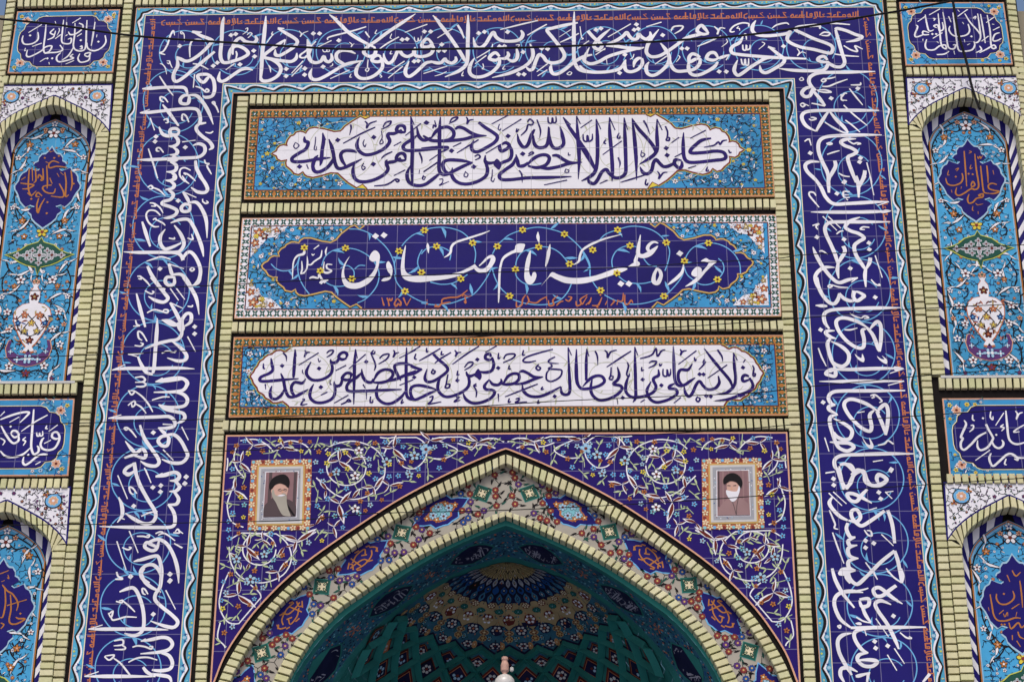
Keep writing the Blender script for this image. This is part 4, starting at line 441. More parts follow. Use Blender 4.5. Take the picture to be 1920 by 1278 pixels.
def motif_border(A, q, qi, base, alt):
    """orange (or white) frieze with the green crosses"""
    o, n = q.c, qi.c
    for k in range(4): A.poly([o[k], o[(k+1) % 4], n[(k+1) % 4], n[k]], base, 1)
    for k in range(4):
        a0, a1, b0, b1 = o[k], o[(k+1) % 4], n[k], n[(k+1) % 4]
        wd = (math.dist(a0, b0)+math.dist(a1, b1))/2*.72; cnt = round(math.dist(b0, b1)/.0485)
        for i in range(-1, cnt+1):
            t = (i+.5)/cnt; p = lerp(b0, b1, t); L = math.dist(b0, b1)
            ux, uz = (b1[0]-b0[0])/L, (b1[1]-b0[1])/L; vx, vz = uz, -ux
            # v points outward
            mx, mz = lerp(a0, a1, .5)[0]-lerp(b0, b1, .5)[0], lerp(a0, a1, .5)[1]-lerp(b0, b1, .5)[1]
            if vx*mx+vz*mz < 0: vx, vz = -vx, -vz
            def P(u, v): return (p[0]+ux*u*.0485+vx*v*wd, p[1]+uz*u*.0485+vz*v*wd)
            A.poly([P(-.42, .14), P(-.20, .06), P(.42, .78), P(.20, .92)], M['green'], 2); A.poly([P(.42, .14), P(.20, .06), P(-.42, .78), P(-.20, .92)], M['green'], 2)
            A.poly([P(-.26, .48), P(0, .24), P(.26, .48), P(0, .72)], M['green'], 2)
            A.poly([P(-.10, .5), P(0, .38), P(.10, .5), P(0, .62)], M['white'], 3)
            A.poly([P(-.5-.16, .92), P(-.5, .60), P(-.5+.16, .92)], alt, 2); A.poly([P(-.16, .02), P(0, .16), P(.16, .02)], alt, 2)
def flora(A, poly, n, layer, vine, stems=None, size=.03, pal=None, leaf=None, mirror=None):
    """scatter of small flowers, curls and leaves inside a region (optionally mirrored)"""
    xs = [p[0] for p in poly]; zs = [p[1] for p in poly]; got = []
    tries = 0; pal = pal or [('white', 'red', 'black'), ('white', 'darkred', 'black'), ('yellow', 'gold', 'black'), ('paleblue', 'deepblue', 'navy'), ('white', 'orange', 'darkred')]
    while len(got) < n and tries < n*60:
        tries += 1; p = (random.uniform(min(xs), max(xs)), random.uniform(min(zs), max(zs))); r = size*random.uniform(.6, 1.15)
        if not inside(p, poly) or edist(p, poly) < r*.8: continue
        if any(math.dist(p, g[0]) < (r+g[1])*.92 for g in got): continue
        got.append((p, r)); t = random.random(); rot = random.random()*6.3
        col = random.choice(pal)
        seg = [(p[0]+r*1.5*math.cos(rot+k*.75)*(1-k*.13), p[1]+r*1.5*math.sin(rot+k*.75)*(1-k*.13)) for k in range(5)]
        def draw(f):
            if t < .45:
                A.flower(f(p), r*.55, M[col[0]], M[col[1]], M[col[2]], random.choice((5, 5, 6)), layer+2, rot)
            lf = M[random.choice(leaf or ['black', 'green', 'deepblue'])]
            s = [f(q) for q in seg]
            if t > .35:
                A.line(s, size*.17, M[vine], layer, smooth=4)
            for k in (0, 2, 4):
                b = s[k]; a = math.atan2(b[1]-f(p)[1], b[0]-f(p)[0])+.6
                A.leaf(b, a, size*.85, lf, layer+1, .5, .4)
            if t > .8:
                A.leaf(f(p), rot if f(p) == p else math.pi-rot, size*1.25, M['black'], layer+1, .62, .5); A.leaf(f(p), rot if f(p) == p else math.pi-rot, size*1.1, M['white'], layer+2, .42, .5)
        draw(lambda q: q)
        if mirror is not None: draw(lambda q: (2*mirror-q[0], q[1]))
# ================================================================ setting
G = Art(); g = bpy.data.meshes.new('ground'); g.from_pydata([(-400, -400, 0), (400, -400, 0), (400, 400, 0), (-400, 400, 0)], [], [(0, 1, 2, 3)])
g.materials.append(mat_tile('paving', (.24, .22, .20), rough=.8, grid=(0, 0, .6, .6))); go = bpy.data.objects.new('ground', g); COL.objects.link(go); tag(go, 'pale stone paving in front of the portal', 'ground', None, 'structure')

# ---- key outlines, photo pixels
OUT = [(946.6, 851), (875.5, 881.6), (808, 915), (741, 952), (673.6, 996), (640, 1019.6), (589, 1056.6), (538.5, 1098.7), (488, 1151), (454.4, 1194.6), (427.4, 1238), (409, 1278), (390, 1330), (378, 1400)]
INN = [(946.2, 868), (875.5, 903.5), (808, 935.5), (741, 974), (673.6, 1018), (640, 1041), (572, 1090), (525, 1134), (484.6, 1184.5), (457.6, 1225), (437.5, 1262), (430.8, 1278), (411, 1330), (399, 1400)]
IO = [(946.2, 957), (875.5, 983.5), (808, 1014), (741, 1051), (673.6, 1094.5), (640, 1117), (606, 1144), (572, 1179.5), (545, 1215), (525, 1248.5), (511, 1278), (493, 1330), (480, 1400)]
II = [(945.8, 967), (875.5, 998), (808, 1030), (741, 1068.5), (673.6, 1114), (640, 1137.5), (622.5, 1155), (590, 1190), (562, 1231.7), (541.8, 1268.7), (515, 1330), (501, 1400)]
TLN = [(945.6, 984.7), (875.5, 1013), (808, 1046.6), (741, 1087), (673.6, 1134), (640, 1159), (606, 1192), (572, 1235), (549, 1274), (526, 1330), (512, 1400)]
RB2 = [(945.5, 1053), (875.5, 1074), (808, 1107), (751, 1146), (707, 1184.5), (660, 1240), (640, 1272), (612, 1330), (596, 1400)]
def half(px, d): return crom(WL(px, d), 6)
def sym(c): return c + mir(c)[::-1][0:0]      # left only helper
AX = XC
def fixc(c):                                   # start exactly on the axis
    c = list(c); c[0] = (AX, c[0][1]); return c
oA = fixc(half(OUT, -.014)); iA = fixc(half(INN, -.014)); oB = fixc(half(IO, .033)); iB = fixc(half(II, .033)); tl = fixc(half(TLN, .1)); r2 = fixc(half(RB2, .55))
ZT = W(250, -40)[1]                            # top of the wall
XL = W(3, 60)[0]; XR = 2*XC-XL

wall = thing('portal_wall', 'tall tiled portal wall of buff brick courses around a pointed arch', 'building', (XC, 0, 0))
B = Art(); bw = M['wall']
def box(A, x0, x1, y0, y1, z0, z1, mat):
    v = [(x, y, z) for z in (z0, z1) for y in (y0, y1) for x in (x0, x1)]
    A.add3(v, [(0, 1, 5, 4), (1, 3, 7, 5), (3, 2, 6, 7), (2, 0, 4, 6), (4, 5, 7, 6), (1, 0, 2, 3)], mat)
zap = W(946, 842)[1]
box(B, XL, XC-1.97, .14, 3.2, 0, ZT, bw); box(B, XC+1.97, XR, .14, 3.2, 0, ZT, bw); box(B, XC-1.97, XC+1.97, .141, 3.2, zap+.12, ZT, bw)
box(B, XL-.5, XL, .16, 3.0, 0, W(4, 4)[1], bw); box(B, XR, XR+.5, .16, 3.0, 0, W(1917, -4)[1], bw)
B.build('wall_body', wall)
# dark glazed backing that shows as the joints and the dark frames
D = Art(); J = M['joint']
xv = W(233, 18)[0]                              # left edge of the brick strip beside the blocks
hl = fixc(half(OUT, .012))
lefthalf = [(XC, ZT)]+hl+[(hl[-1][0], 0), (W(204, 245)[0]-.002, 0), (W(204, 245)[0]-.002, ZT)]
for f in (lambda p: p, lambda p: mir(p)): D.add3([(p[0], .012, p[1]) for p in f(lefthalf)], [tuple(range(len(lefthalf)))], J)
nz0, nz1 = W(150, 160)[1], W(60, 717)[1]; nb0, nb1 = W(75, 919)[1], 0
zdz = W(102, 179.4)[1]-W(10, 937)[1]
for f in (lambda p: p, lambda p: mir(p)):
    for za, zb in ((ZT, nz0), (nz1, nz1-( nz1-(nz0-zdz)))):
        q = f([(XL, za), (W(204, 245)[0], za), (W(204, 245)[0], zb), (XL, zb)]); D.add3([(p[0], .0121, p[1]) for p in q], [(0, 1, 2, 3)], J)
D.build('dark_frame', wall)

def course(q, pitch, axis, both=True, **k):
    for qq in ((q, q.mirror()) if both else (q,)):
        A = Art(); bricks(A, qq, pitch, axis, **k); A.build('brick_course', wall)
# vertical strips (left, mirrored to the right)
def vstrip(x0t, x1t, yt, x0b, x1b, yb):
    a, b = W(x0t, yt), W(x1t, yt); c, e = W(x1b, yb), W(x0b, yb)
    return Quad((a[0], a[1]), (b[0], a[1]), (c[0], c[1]), (e[0], c[1]))
course(vstrip(235, 251.5, -12, 86.5, 107, 1400), .0485, 'v')
course(vstrip(466.5-20.5, 466, 181, 361, 382, 1345), .0485, 'v')
course(PQ((15, -3), (31, -5), (-12, 300), (-30, 302)), .0485, 'v')
# horizontal strips
course(PQ((468, 180.5), (1442, 172.5), (1443, 188.8), (466.5, 197)), .0485, 'u', False)
course(PQ((452, 383), (1456, 375), (1457, 391.5), (450.5, 399.5)), .0485, 'u', False)
course(PQ((434, 605), (1470, 601.5), (1471.5, 618.8), (432.5, 623)), .0485, 'u', False)
course(PQ((417.5, 789.5), (1483, 786), (1485, 804.5), (415.5, 807.8)), .0485, 'u', False)
course(PQ((255, -6), (1655, -21), (1657, -6), (253, 11.5)), .0485, 'u', False)
course(PQ((33, -3), (233, -6), (231, 11), (32, 15)), .0485, 'u')
course(PQ((-20, 145), (213, 141), (211, 155), (-24, 159)), .0485, 'u')
course(PQ((-60, 719), (147, 718.5), (145, 739), (-62, 740.5)), .0485, 'u')
course(PQ((-70, 899), (130, 898), (128, 915.5), (-74, 917.5)), .0485, 'u')
A = Art(); box(A, XL, XR, -.03, .2, ZT, ZT+.08, M['marble']); A.build('coping', wall)

# ================================================================ the great calligraphic band
bo = [(255.7, 15.1), (1655, -1), (1786, 1400), (115.4, 1400)]; no_ = [(273, 30), (1638, 14), (1762.6, 1400), (140.6, 1400)]
ni = [(417.6, 156.8), (1490, 147), (1571, 1400), (323.2, 1400)]; bi = [(437.5, 175.5), (1469.2, 166.2), (1546, 1400), (348, 1400)]
bo, no_, ni, bi = WL(bo), WL(no_), WL(ni), WL(bi)
band = thing('inscription_band', 'great navy calligraphic tile band framing the portal on three sides', 'tile band', (XC, 0, bi[3][1]))
F = Art()
for a, b, c, e in ((no_[3], no_[0], ni[0], ni[3]), (no_[0], no_[1], ni[1], ni[0]), (no_[1], no_[2], ni[2], ni[1])): F.poly([a, b, c, e], M['navy_glaze'], 0)
F.build('navy_field', band)
for nm, o, i in (('outer_border', bo, no_), ('inner_border', bi, ni)):
    A = Art()
    for k, l in ((3, 0), (0, 1), (1, 2)): wave_border(A, o[k], o[l], i[k], i[l])
    A.build(nm, band)
# kufic line: three runs
K = Art()
units = [[tuple(float(v) for v in t.split(',')) for t in s.split()] for s in T_KUFIC.split(';')]
UL = 1365/6.0
def kufic(pA, pB, up, hpx, n):
    """run from pA to pB (reading direction), up = side for letter tops (px vectors)"""
    L = math.dist(pA, pB)
    for r in range(n):
        for u in units:
            pts = []
            for x, y in u:
                t = (r+(1745-x)/1365.0)/n; hh = (135-y)/75.0
                hp = hpx[0]+(hpx[1]-hpx[0])*t
                bx, by = pA[0]+(pB[0]-pA[0])*t, pA[1]+(pB[1]-pA[1])*t
                pts.append(W(bx+up[0]*hh*hp, by+up[1]*hh*hp))
            K.line(pts, .0092, M['rust'], 2)
kufic((1610, 32), (300, 47), (0, -1), (12, 12), 6)
kufic((291.5, 36), (166.5, 1300), (-1, -.02), (11, 13.5), 6)
kufic((1744, 1300), (1620, 30), (1, -.03), (13.5, 11), 6)
K.build('kufic_line', band)
# vines: large circles threaded along the band
V = Art()
def ring(cx, cy, rx, ry, a0, a1):
    return [W(cx+rx*math.cos(math.radians(a)), cy+ry*math.sin(math.radians(a))) for a in range(a0, a1+(1 if a1 > a0 else -1), 18 if a1 > a0 else -18)]
for k in range(13):
    x = 345+k*98; y = 100-k*.9
    leafy(V, ring(x, y, 46, 42, 150, 500) if k % 2 else ring(x, y, 46, 42, 30, -320), M['sky'], .0075, 1, M['sky'], .30, .065)
    leafy(V, ring(x+8, y+6, 24, 22, 0, 300), M['sky'], .0065, 1, M['sky'], .35, .05)
for k in range(10):
    y = 190+k*118; t = (y-130)/1150
    xl = 330-t*92; xr = 1585+t*74; rx = 56+6*t
    for xx in (xl, xr):
        leafy(V, ring(xx, y, rx, 58, 40, 400) if k % 2 else ring(xx, y, rx, 58, 140, -220), M['sky'], .0075, 1, M['sky'], .34, .07)
        leafy(V, ring(xx+6, y+12, rx*.55, 30, 20, 330), M['sky'], .0065, 1, M['sky'], .4, .055)
V.build('scroll_pattern', band)
for txt, wm in ((T_TOP, 6.9), (T_LEFT, 6.8), (T_RIGHT, 7.2)):
    A = Art(); script(A, txt, M['band_white'], 4, wm, 3.5, 2.1, 5.2); A.build('calligraphy', band)

# ================================================================ the three inscription panels
CART_ = {}
def panel(name, label, o, i, left, base, alt, field, flo):
    q, qi = PQ(*o), PQ(*i)
    c = q.at(.5, 1); t = thing(name, label, 'inscription panel', (c[0], 0, c[1]), 'inscription panels above the arch')
    A = Art(); slab(q, 0, .0115, M['gold'], A); A.frame(q, .006, M['salmon'], 2)
    qo = q.inset(.006); motif_border(A, qo, qi, M[base], M[alt]); A.frame(qi, .007, M['darkred'], 3); A.build('frieze_border', t)
    A = Art(); qf = qi.inset(.005); A.poly(qf.c, M['turquoise'], 2)
    lp = WL(left); rp = mir(lp)
    lp[0] = (lp[0][0], qf.c[0][1]-.001); lp[-1] = (lp[-1][0], qf.c[3][1]+.001); rp[0] = (rp[0][0], qf.c[1][1]-.001); rp[-1] = (rp[-1][0], qf.c[2][1]+.001)
    # corner flora region = field left of the cartouche
    reg = [qf.at(0, 0)]+lp+[qf.at(0, 1)]
    flora(A, reg, flo, 2, 'black', size=.034, mirror=XC, leaf=['black', 'black', 'deepblue', 'green'])
    flora(A, reg, int(flo*1.1), 3, 'black', size=.018, mirror=XC, leaf=['black', 'deepblue'])
    A.build('turquoise_field', t)
    A = Art(); A.poly(lp+rp[::-1], M[field], 5)
    for p in (lp, rp):
        A.line(p, .021, M['lime'] if base == 'orange' else M['black'], 4); A.line(p, .011, M['red'] if base == 'orange' else M['gold'], 6)
    CART_[name+label] = A
    if base == 'white':
        for cu, cv in ((0, 0), (0, 1)):
            c = qf.at(cu, cv); s = 1 if cv == 0 else -1
            for f in (lambda p: p, lambda p: mir([p])[0]):
                A.poly([f((c[0]+x, c[1]-s*y)) for x, y in ((.004, .004), (.24, .004), (.20, .05), (.16, .085), (.11, .09), (.085, .13), (.06, .16), (.03, .2), (.004, .24))], M['white'], 3)
                for x, y, r, m in ((.05, .05, .035, 'rust'), (.12, .03, .025, 'tan'), (.03, .13, .028, 'rust'), (.17, .03, .022, 'rust'), (.03, .19, .02, 'tan'), (.09, .08, .026, 'darkred')): A.flower(f((c[0]+x, c[1]-s*y)), r, M[m], M['cream'], M['black'], 5, 4)
    else:
        for p in (lp, rp):
            for e in (p[0:3], p[-3:]):
                if len(left) > 40 and field == 'white_glaze_top': A.poly(e, M['yellow'], 7); A.line(e, .006, M['red'], 8)
    A.build('cartouche', t)
    return t, lp, rp, qf
P1L = [(500+x/6, 205+y/6) for x, y in [(1160, 70), (1110, 112), (1055, 84), (960, 140), (880, 195), (855, 225), (830, 248), (760, 255), (650, 225), (540, 207), (480, 220), (455, 245), (440, 275), (415, 258), (380, 250), (330, 262), (308, 292), (270, 305), (235, 350), (222, 395), (236, 412), (190, 402), (150, 412), (120, 440), (110, 470), (85, 485), (58, 500), (85, 518), (108, 528), (120, 560), (160, 585), (230, 572), (215, 600), (220, 640), (280, 690), (310, 725), (360, 738), (410, 705), (425, 735), (450, 755), (520, 770), (620, 748), (720, 717), (800, 722), (850, 770), (920, 830), (1010, 885), (1080, 848), (1130, 905)]]
P2L = [(480+x/6, 415+y/6) for x, y in [(1220, 40), (1165, 92), (1110, 45), (1060, 65), (960, 140), (900, 210), (840, 240), (740, 225), (620, 190), (540, 190), (500, 215), (480, 245), (440, 235), (400, 235), (340, 265), (325, 290), (285, 310), (250, 355), (262, 395), (200, 390), (160, 410), (130, 450), (90, 470), (65, 500), (75, 530), (110, 560), (140, 610), (190, 632), (240, 630), (230, 660), (250, 700), (310, 745), (330, 780), (400, 795), (445, 765), (450, 800), (480, 828), (550, 840), (650, 820), (780, 788), (850, 800), (900, 850), (980, 910), (1060, 965), (1130, 932), (1190, 990)]]
P3L = [(460+x/6, 630+y/6) for x, y in [(530, 110), (505, 140), (485, 152), (460, 172), (440, 178), (400, 160), (350, 165), (320, 185), (300, 205), (260, 212), (220, 240), (200, 265), (170, 280), (150, 310), (140, 335), (110, 370), (90, 410), (70, 430), (55, 455), (80, 495), (90, 530), (130, 580), (140, 615), (155, 632), (205, 660), (225, 695), (275, 722), (310, 752), (360, 750), (420, 735), (460, 765), (490, 802)]]
t1, *_r1 = panel('inscription_plaque', 'orange bordered panel with navy script on white, topmost of the three', ((469.2, 205.7), (1441.5, 197.1), (1453.3, 368.5), (457.6, 373.5)), ((484.5, 220.4), (1425.5, 212.7), (1435.5, 353.5), (474.5, 357.9)), P1L, 'orange', 'gold', 'white_glaze_top', 70)
t2, *_r2 = panel('inscription_plaque', 'navy panel with white lettering, yellow flowers and green and white border, middle of three', ((454, 409), (1456.7, 402), (1465, 593), (439, 597)), ((471, 423.5), (1440, 416.5), (1447, 577.5), (458, 581)), P2L, 'white', 'salmon', 'navy_glaze_panel', 75)
t3, *_r3 = panel('inscription_plaque', 'orange bordered panel with navy script on white, lowest of the three above the arch', ((438.5, 632), (1467.8, 628), (1477.3, 778.3), (428.7, 781.9)), ((454.5, 648.8), (1453, 644.9), (1460.5, 761.5), (447.5, 764.3)), P3L, 'orange', 'gold', 'white_glaze_low', 62)
for t, txt, mt, zz in ((t1, T_P1, 'navy_script_top', 284), (t3, T_P3, 'navy_script_low', 705)):
    A = Art(); x0, x1, nn = (640, 1270, 6) if t is t1 else (560, 1350, 8)
    for k in range(nn):
        x = x0+(x1-x0)*k/(nn-1); 
        leafy(A, ring(x, zz, 62, 55 if t is t1 else 48, 120, 470), M['olive'], .0042, 6, M['olive'], .28, .05); leafy(A, ring(x+14, zz+4, 34, 30, 300, 20), M['olive'], .004, 6, M['olive'], .25, .04)
    A.build('scroll_pattern', t)
    A = Art(); script(A, txt, M[mt], 8, 7.0 if t is t1 else 6.0, 3.5, 2.3, 5.4 if t is t1 else 4.6); A.build('calligraphy', t)
A = Art()
for ox, oy, txt in T_P2V:
    for st in txt.split(';'):
        leafy(A, [W(ox+float(a)/6, oy+float(b)/6) for a, b in (p.split(',') for p in st.split()[1:])], M['sky'], .0075, 6, M['sky'], .26, .08)
for ox, oy, fl in P2_FLOWERS:
    for x, y in fl: A.flower(W(ox+x/6, oy+y/6), .027, M['yellow'], M['darkred'], None, 6, 10)
A.build('scroll_pattern', t2)
A = Art(); script(A, T_P2, M['panel_white_script'], 8, 7, 3.4, 2.4, 4.4); A.build('calligraphy', t2)
A = Art(); script(A, T_P2G, M['rust'], 8, 5, 3.1, 2.0, 2.4); A.build('date_inscription', t2)
# ================================================================ spandrel with arabesque, above the arch
sp = PQ((423.3, 815.1), (1477.3, 809.6), (1504, 1300), (392, 1300))
oE = fixc(half([(946.6, 842), (875.5, 872), (808, 905), (741, 941.5), (673.6, 985), (638, 1009), (583, 1048), (532, 1090), (481, 1143), (447, 1188), (420, 1232), (401.5, 1278), (396, 1292)], 0))
oE = [p for p in oE]
xl = lambda z: lerp(sp.c[0], sp.c[3], (sp.c[0][1]-z)/(sp.c[0][1]-sp.c[3][1]))
tip = (xl(oE[-1][1])[0], oE[-1][1])
spL = [(XC, (sp.c[0][1]+sp.c[1][1])/2), sp.c[0], tip]+oE[::-1]
sd = thing('spandrel', 'navy tile spandrel with white arabesque spirals above the pointed arch', 'tile panel', (XC, 0, oE[0][1]))
A = Art(); A.poly(spL, M['spandrel_navy'], 0); R_ = mir(spL); R_[1] = sp.c[1]; A.poly(R_, M['spandrel_navy'], 0)
for f in (lambda p: list(p), lambda p: mir(p)):
    A.line(f([spL[0], (spL[1][0]+.006, spL[1][1]-.006)]), .011, M['salmon'], 1); A.line(f([(spL[1][0]+.006, spL[1][1]), (tip[0]+.006, tip[1])]), .010, M['salmon'], 1); A.line(f([(p[0], p[1]+.006) for p in oE]), .011, M['salmon'], 1)
reg = [(XC, spL[0][1]-.02)]+[(sp.c[0][0]+.02, sp.c[0][1]-.02), (tip[0]+.015, tip[1])]+[(p[0]-.01, p[1]+.025) for p in oE[::-1]]
prt = WL([(462, 852), (592, 848), (588, 998), (456, 1000)])
def okreg(p, r): return inside(p, reg) and edist(p, reg) > r*.5 and not (inside(p, prt))
B2 = C2 = A
both = (lambda p: p, lambda p: (2*XC-p[0], p[1]))
O2 = lambda x, y: W(394+x/2.113, 788+y/2.113)
def circ(x, y, rx, ry, a0, a1, k=1.0): return [(x+rx*(1-(1-k)*i/16)*math.cos(math.radians(a0+(a1-a0)*i/16)), y+ry*(1-(1-k)*i/16)*math.sin(math.radians(a0+(a1-a0)*i/16))) for i in range(17)]
TRACE = [circ(540, 185, 78, 72, 0, 350), [(455, 120), (490, 95), (570, 82), (650, 110), (690, 165), (685, 235), (640, 290), (570, 312), (500, 295), (445, 250), (410, 215)], [(690, 130), (720, 80), (790, 60), (850, 90), (855, 145), (815, 188), (770, 185), (745, 155)], circ(195, 510, 66, 62, 0, 350), [(80, 470), (140, 440), (230, 435), (300, 480), (322, 545), (290, 610), (210, 642), (130, 625), (85, 570), (75, 500)], [(75, 600), (45, 670), (38, 740), (75, 800), (140, 795), (190, 745), (200, 690), (160, 650)], [(100, 240), (80, 290), (68, 340), (85, 400), (140, 425)], [(110, 90), (95, 140), (105, 190), (140, 230)], [(120, 80), (180, 75), (230, 100), (262, 140)], [(260, 100), (320, 80), (380, 100), (405, 140)], [(880, 70), (940, 95), (980, 120), (930, 150), (880, 150)], [(900, 70), (980, 62), (1060, 85), (1120, 70), (1165, 85)], [(980, 90), (1030, 105), (1080, 95), (1130, 110)], [(640, 60), (700, 70), (760, 62), (830, 60)], [(40, 800), (30, 860), (60, 900), (40, 960)], [(60, 110), (70, 160), (62, 220)], [(420, 440), (350, 480), (300, 470)]]
for tr in TRACE:
    pw = [O2(x, y) for x, y in tr]; pw = [p for p in crom(pw, 5) if inside(p, reg) and not inside(p, prt)]
    if len(pw) > 2:
        for f in both: A.line([f(p) for p in pw], .0082, M['white'], 2)
    for k in range(4, len(pw)-3, 9):
        a = math.atan2(pw[k+1][1]-pw[k][1], pw[k+1][0]-pw[k][0])+random.choice((-.9, .9))
        if okreg(pw[k], .05):
            for n_, f in enumerate(both): A.leaf(f(pw[k]), a if n_ == 0 else math.pi-a, .045, M['leafgreen'], 3, .42, .3)
SPLIT = [(170, 100, 20, 1), (290, 105, 40, 1), (510, 160, 60, 1.2), (725, 110, 70, 1.2), (512, 330, 100, 1.4), (345, 475, -10, 1.4), (95, 275, 60, 1.1), (110, 690, 60, 1.4), (145, 500, 70, 1.2), (870, 78, 15, 1.1), (650, 265, -30, 1), (1060, 85, 10, 1.1), (710, 258, 10, .9), (270, 600, -30, 1), (120, 165, 70, 1), (490, 420, 100, .8), (560, 150, 20, .9), (205, 470, 60, .7)]
for x, y, dg, k in SPLIT:
    p = O2(x, y); a = -math.radians(dg)
    for n_, f in enumerate(both):
        q = f(p); aa = a if n_ == 0 else math.pi-a; b = 1 if n_ == 0 else -1
        for da, L in ((0, .095), (2.2, .075), (-2.4, .06)):
            A.leaf(q, aa+da, L*k, M['white'], 3, .50*b, .45*b); A.leaf((q[0]+.006*math.cos(aa+da), q[1]+.006*math.sin(aa+da)), aa+da, L*k*.80, M['darkred'], 4, .36*b, .45*b)
for x, y, r in ((575, 220, .032), (215, 530, .028), (700, 165, .034), (160, 630, .034), (575, 350, .030), (590, 120, .03), (105, 550, .03), (810, 140, .034), (855, 115, .036), (500, 205, .028), (790, 215, .026)):
    for f in both: A.flower(f(O2(x, y)), r, M['white' if x in (575, 215, 590, 105) and y < 400 else 'paleblue'], M['darkred' if r < .04 else 'sky'], M['black' if r < .036 else 'sky'], 5, 5, .4)
spirals = []; _old = [(512, 845, 22), (560, 835, 20), (615, 842, 24), (665, 880, 36), (736, 850, 30), (790, 870, 36), (848, 842, 22), (905, 832, 15), (450, 870, 24), (437, 930, 26), (442, 985, 22), (640, 925, 32), (480, 1028, 36), (545, 1022, 26), (600, 975, 30), (445, 1070, 26), (500, 1075, 30), (430, 1120, 20), (462, 1130, 24), (420, 1175, 20), (412, 1225, 14), (700, 925, 24), (845, 872, 18), (447, 1165, 14), (625, 1005, 16)]
for i, (cx, cy, r) in enumerate(spirals):
    sgn = 1 if i % 2 else -1; a0 = random.uniform(0, 360)
    raw = []
    for k in range(26):
        t = k/25; a = math.radians(a0+sgn*t*560); rr = r*(1.25-.95*t)
        raw.append(W(cx+rr*math.cos(a), cy+rr*math.sin(a)))
    runs = [[]]
    for p in raw:
        if okreg(p, .03): runs[-1].append(p)
        elif runs[-1]: runs.append([])
    for f in both:
        for ru in runs:
            if len(ru) > 2: A.line([f(p) for p in ru], .0072, M['white'], 2)
    raw = [p for p in raw if okreg(p, .03)]
    if len(raw) < 5: continue
    for k in range(2, len(raw)-1, 3):
        a = math.atan2(raw[k+1][1]-raw[k][1], raw[k+1][0]-raw[k][0]); c = random.random(); sd_ = random.choice((-1, 1)); da = random.uniform(.5, 1.2)*sd_
        ln = random.uniform(.035, .055); kind = random.random(); rot = random.random()*6
        fl = random.choice([('orange', 'darkred', None), ('yellow', 'green', None), ('sky', 'white', None), ('orange', 'navy', None), ('white', 'darkred', None)]); fr = random.uniform(.015, .022)
        for n_, f in enumerate(both):
            q = f(raw[k]); aa = a+da if n_ == 0 else math.pi-(a+da)
            e = (q[0]+.05*math.cos(aa), q[1]+.05*math.sin(aa))
            if not okreg(raw[k], .10): continue
            if kind < .38: B2.leaf(q, aa, ln, M['leafgreen'], 3, .42, .35*sd_*(1 if n_ == 0 else -1))
            elif kind < .66:
                B2.leaf(q, aa, ln*2.1, M['white'], 3, .50, .30); B2.leaf((q[0]+.006*math.cos(aa), q[1]+.006*math.sin(aa)), aa, ln*1.75, M['darkred'], 4, .42, .30)
            elif okreg(e, .02) or n_:
                if kind > .62 or True: A.line([q, e], .0045, M['leafgreen'], 2); C2.flower(e, fr, M[fl[0]], M[fl[1]], None, 6, 5, rot)
    # central flower
    for f in both: C2.flower(f(W(cx, cy)), .030 if r > 22 else .019, M['white'], M['darkred'], M['black'], 5, 6, 1.0)
gotp = []
for t_ in range(9000):
    p = (random.uniform(reg[1][0], XC), random.uniform(tip[1], spL[0][1])); 
    if not okreg(p, .066): continue
    if any(math.dist(p, O2(x_, y_)) < .05*k_ for x_, y_, _d, k_ in SPLIT): continue
    if any(math.dist(p, g_) < .058 for g_ in gotp): continue
    gotp.append(p); kind = random.random(); rot = random.random()*6; a = random.random()*6.3
    col = random.choice(['orange', 'yellow', 'sky', 'sky', 'paleblue', 'orange', 'aqua'])
    for n_, f in enumerate(both):
        q = f(p); aa = a if n_ == 0 else math.pi-a
        if kind < .40: B2.leaf(q, aa, .048, M['leafgreen'], 3, .45, .3); B2.leaf(q, aa+1.1, .04, M['leafgreen'], 3, .4, .3); A.line([q, (q[0]-.045*math.cos(aa+.4), q[1]-.045*math.sin(aa+.4))], .005, M['leafgreen'], 2)
        elif kind < .46: B2.leaf(q, aa, .085, M['white'], 3, .5, .35); B2.leaf(q, aa, .07, M['darkred'], 4, .4, .35); B2.leaf(q, aa+2.4, .06, M['white'], 3, .5, .35); B2.leaf(q, aa+2.4, .048, M['darkred'], 4, .4, .35)
        else: C2.flower(q, .019, M[col], M['darkred'] if col != 'yellow' else M['green'], None, 5, 5, rot)
for t_ in range(9000):
    p = (random.uniform(reg[1][0], XC), random.uniform(tip[1], spL[0][1]))
    if not inside(p, reg) or edist(p, reg) < .022 or inside(p, prt): continue
    if any(math.dist(p, g_) < .046 for g_ in gotp): continue
    if any(math.dist(p, O2(x_, y_)) < .05*k_ for x_, y_, _d, k_ in SPLIT): continue
    gotp.append(p); kind = random.random(); a = random.random()*6.3; col = random.choice(['orange', 'sky', 'yellow', 'paleblue', 'orange'])
    deep = edist(p, reg) > .06
    for n_, f in enumerate(both):
        q = f(p); aa = a if n_ == 0 else math.pi-a
        if deep and kind < .6: B2.leaf(q, aa, .044, M['leafgreen'], 3, .45, .3); B2.leaf(q, aa+1.2, .034, M['leafgreen'], 3, .4, .3); A.line([q, (q[0]-.04*math.cos(aa), q[1]-.04*math.sin(aa))], .0045, M['leafgreen'], 2)
        else: C2.flower(q, .016, M[col], M['darkred'], None, 5, 5, a)
A.build('arabesque_field', sd)

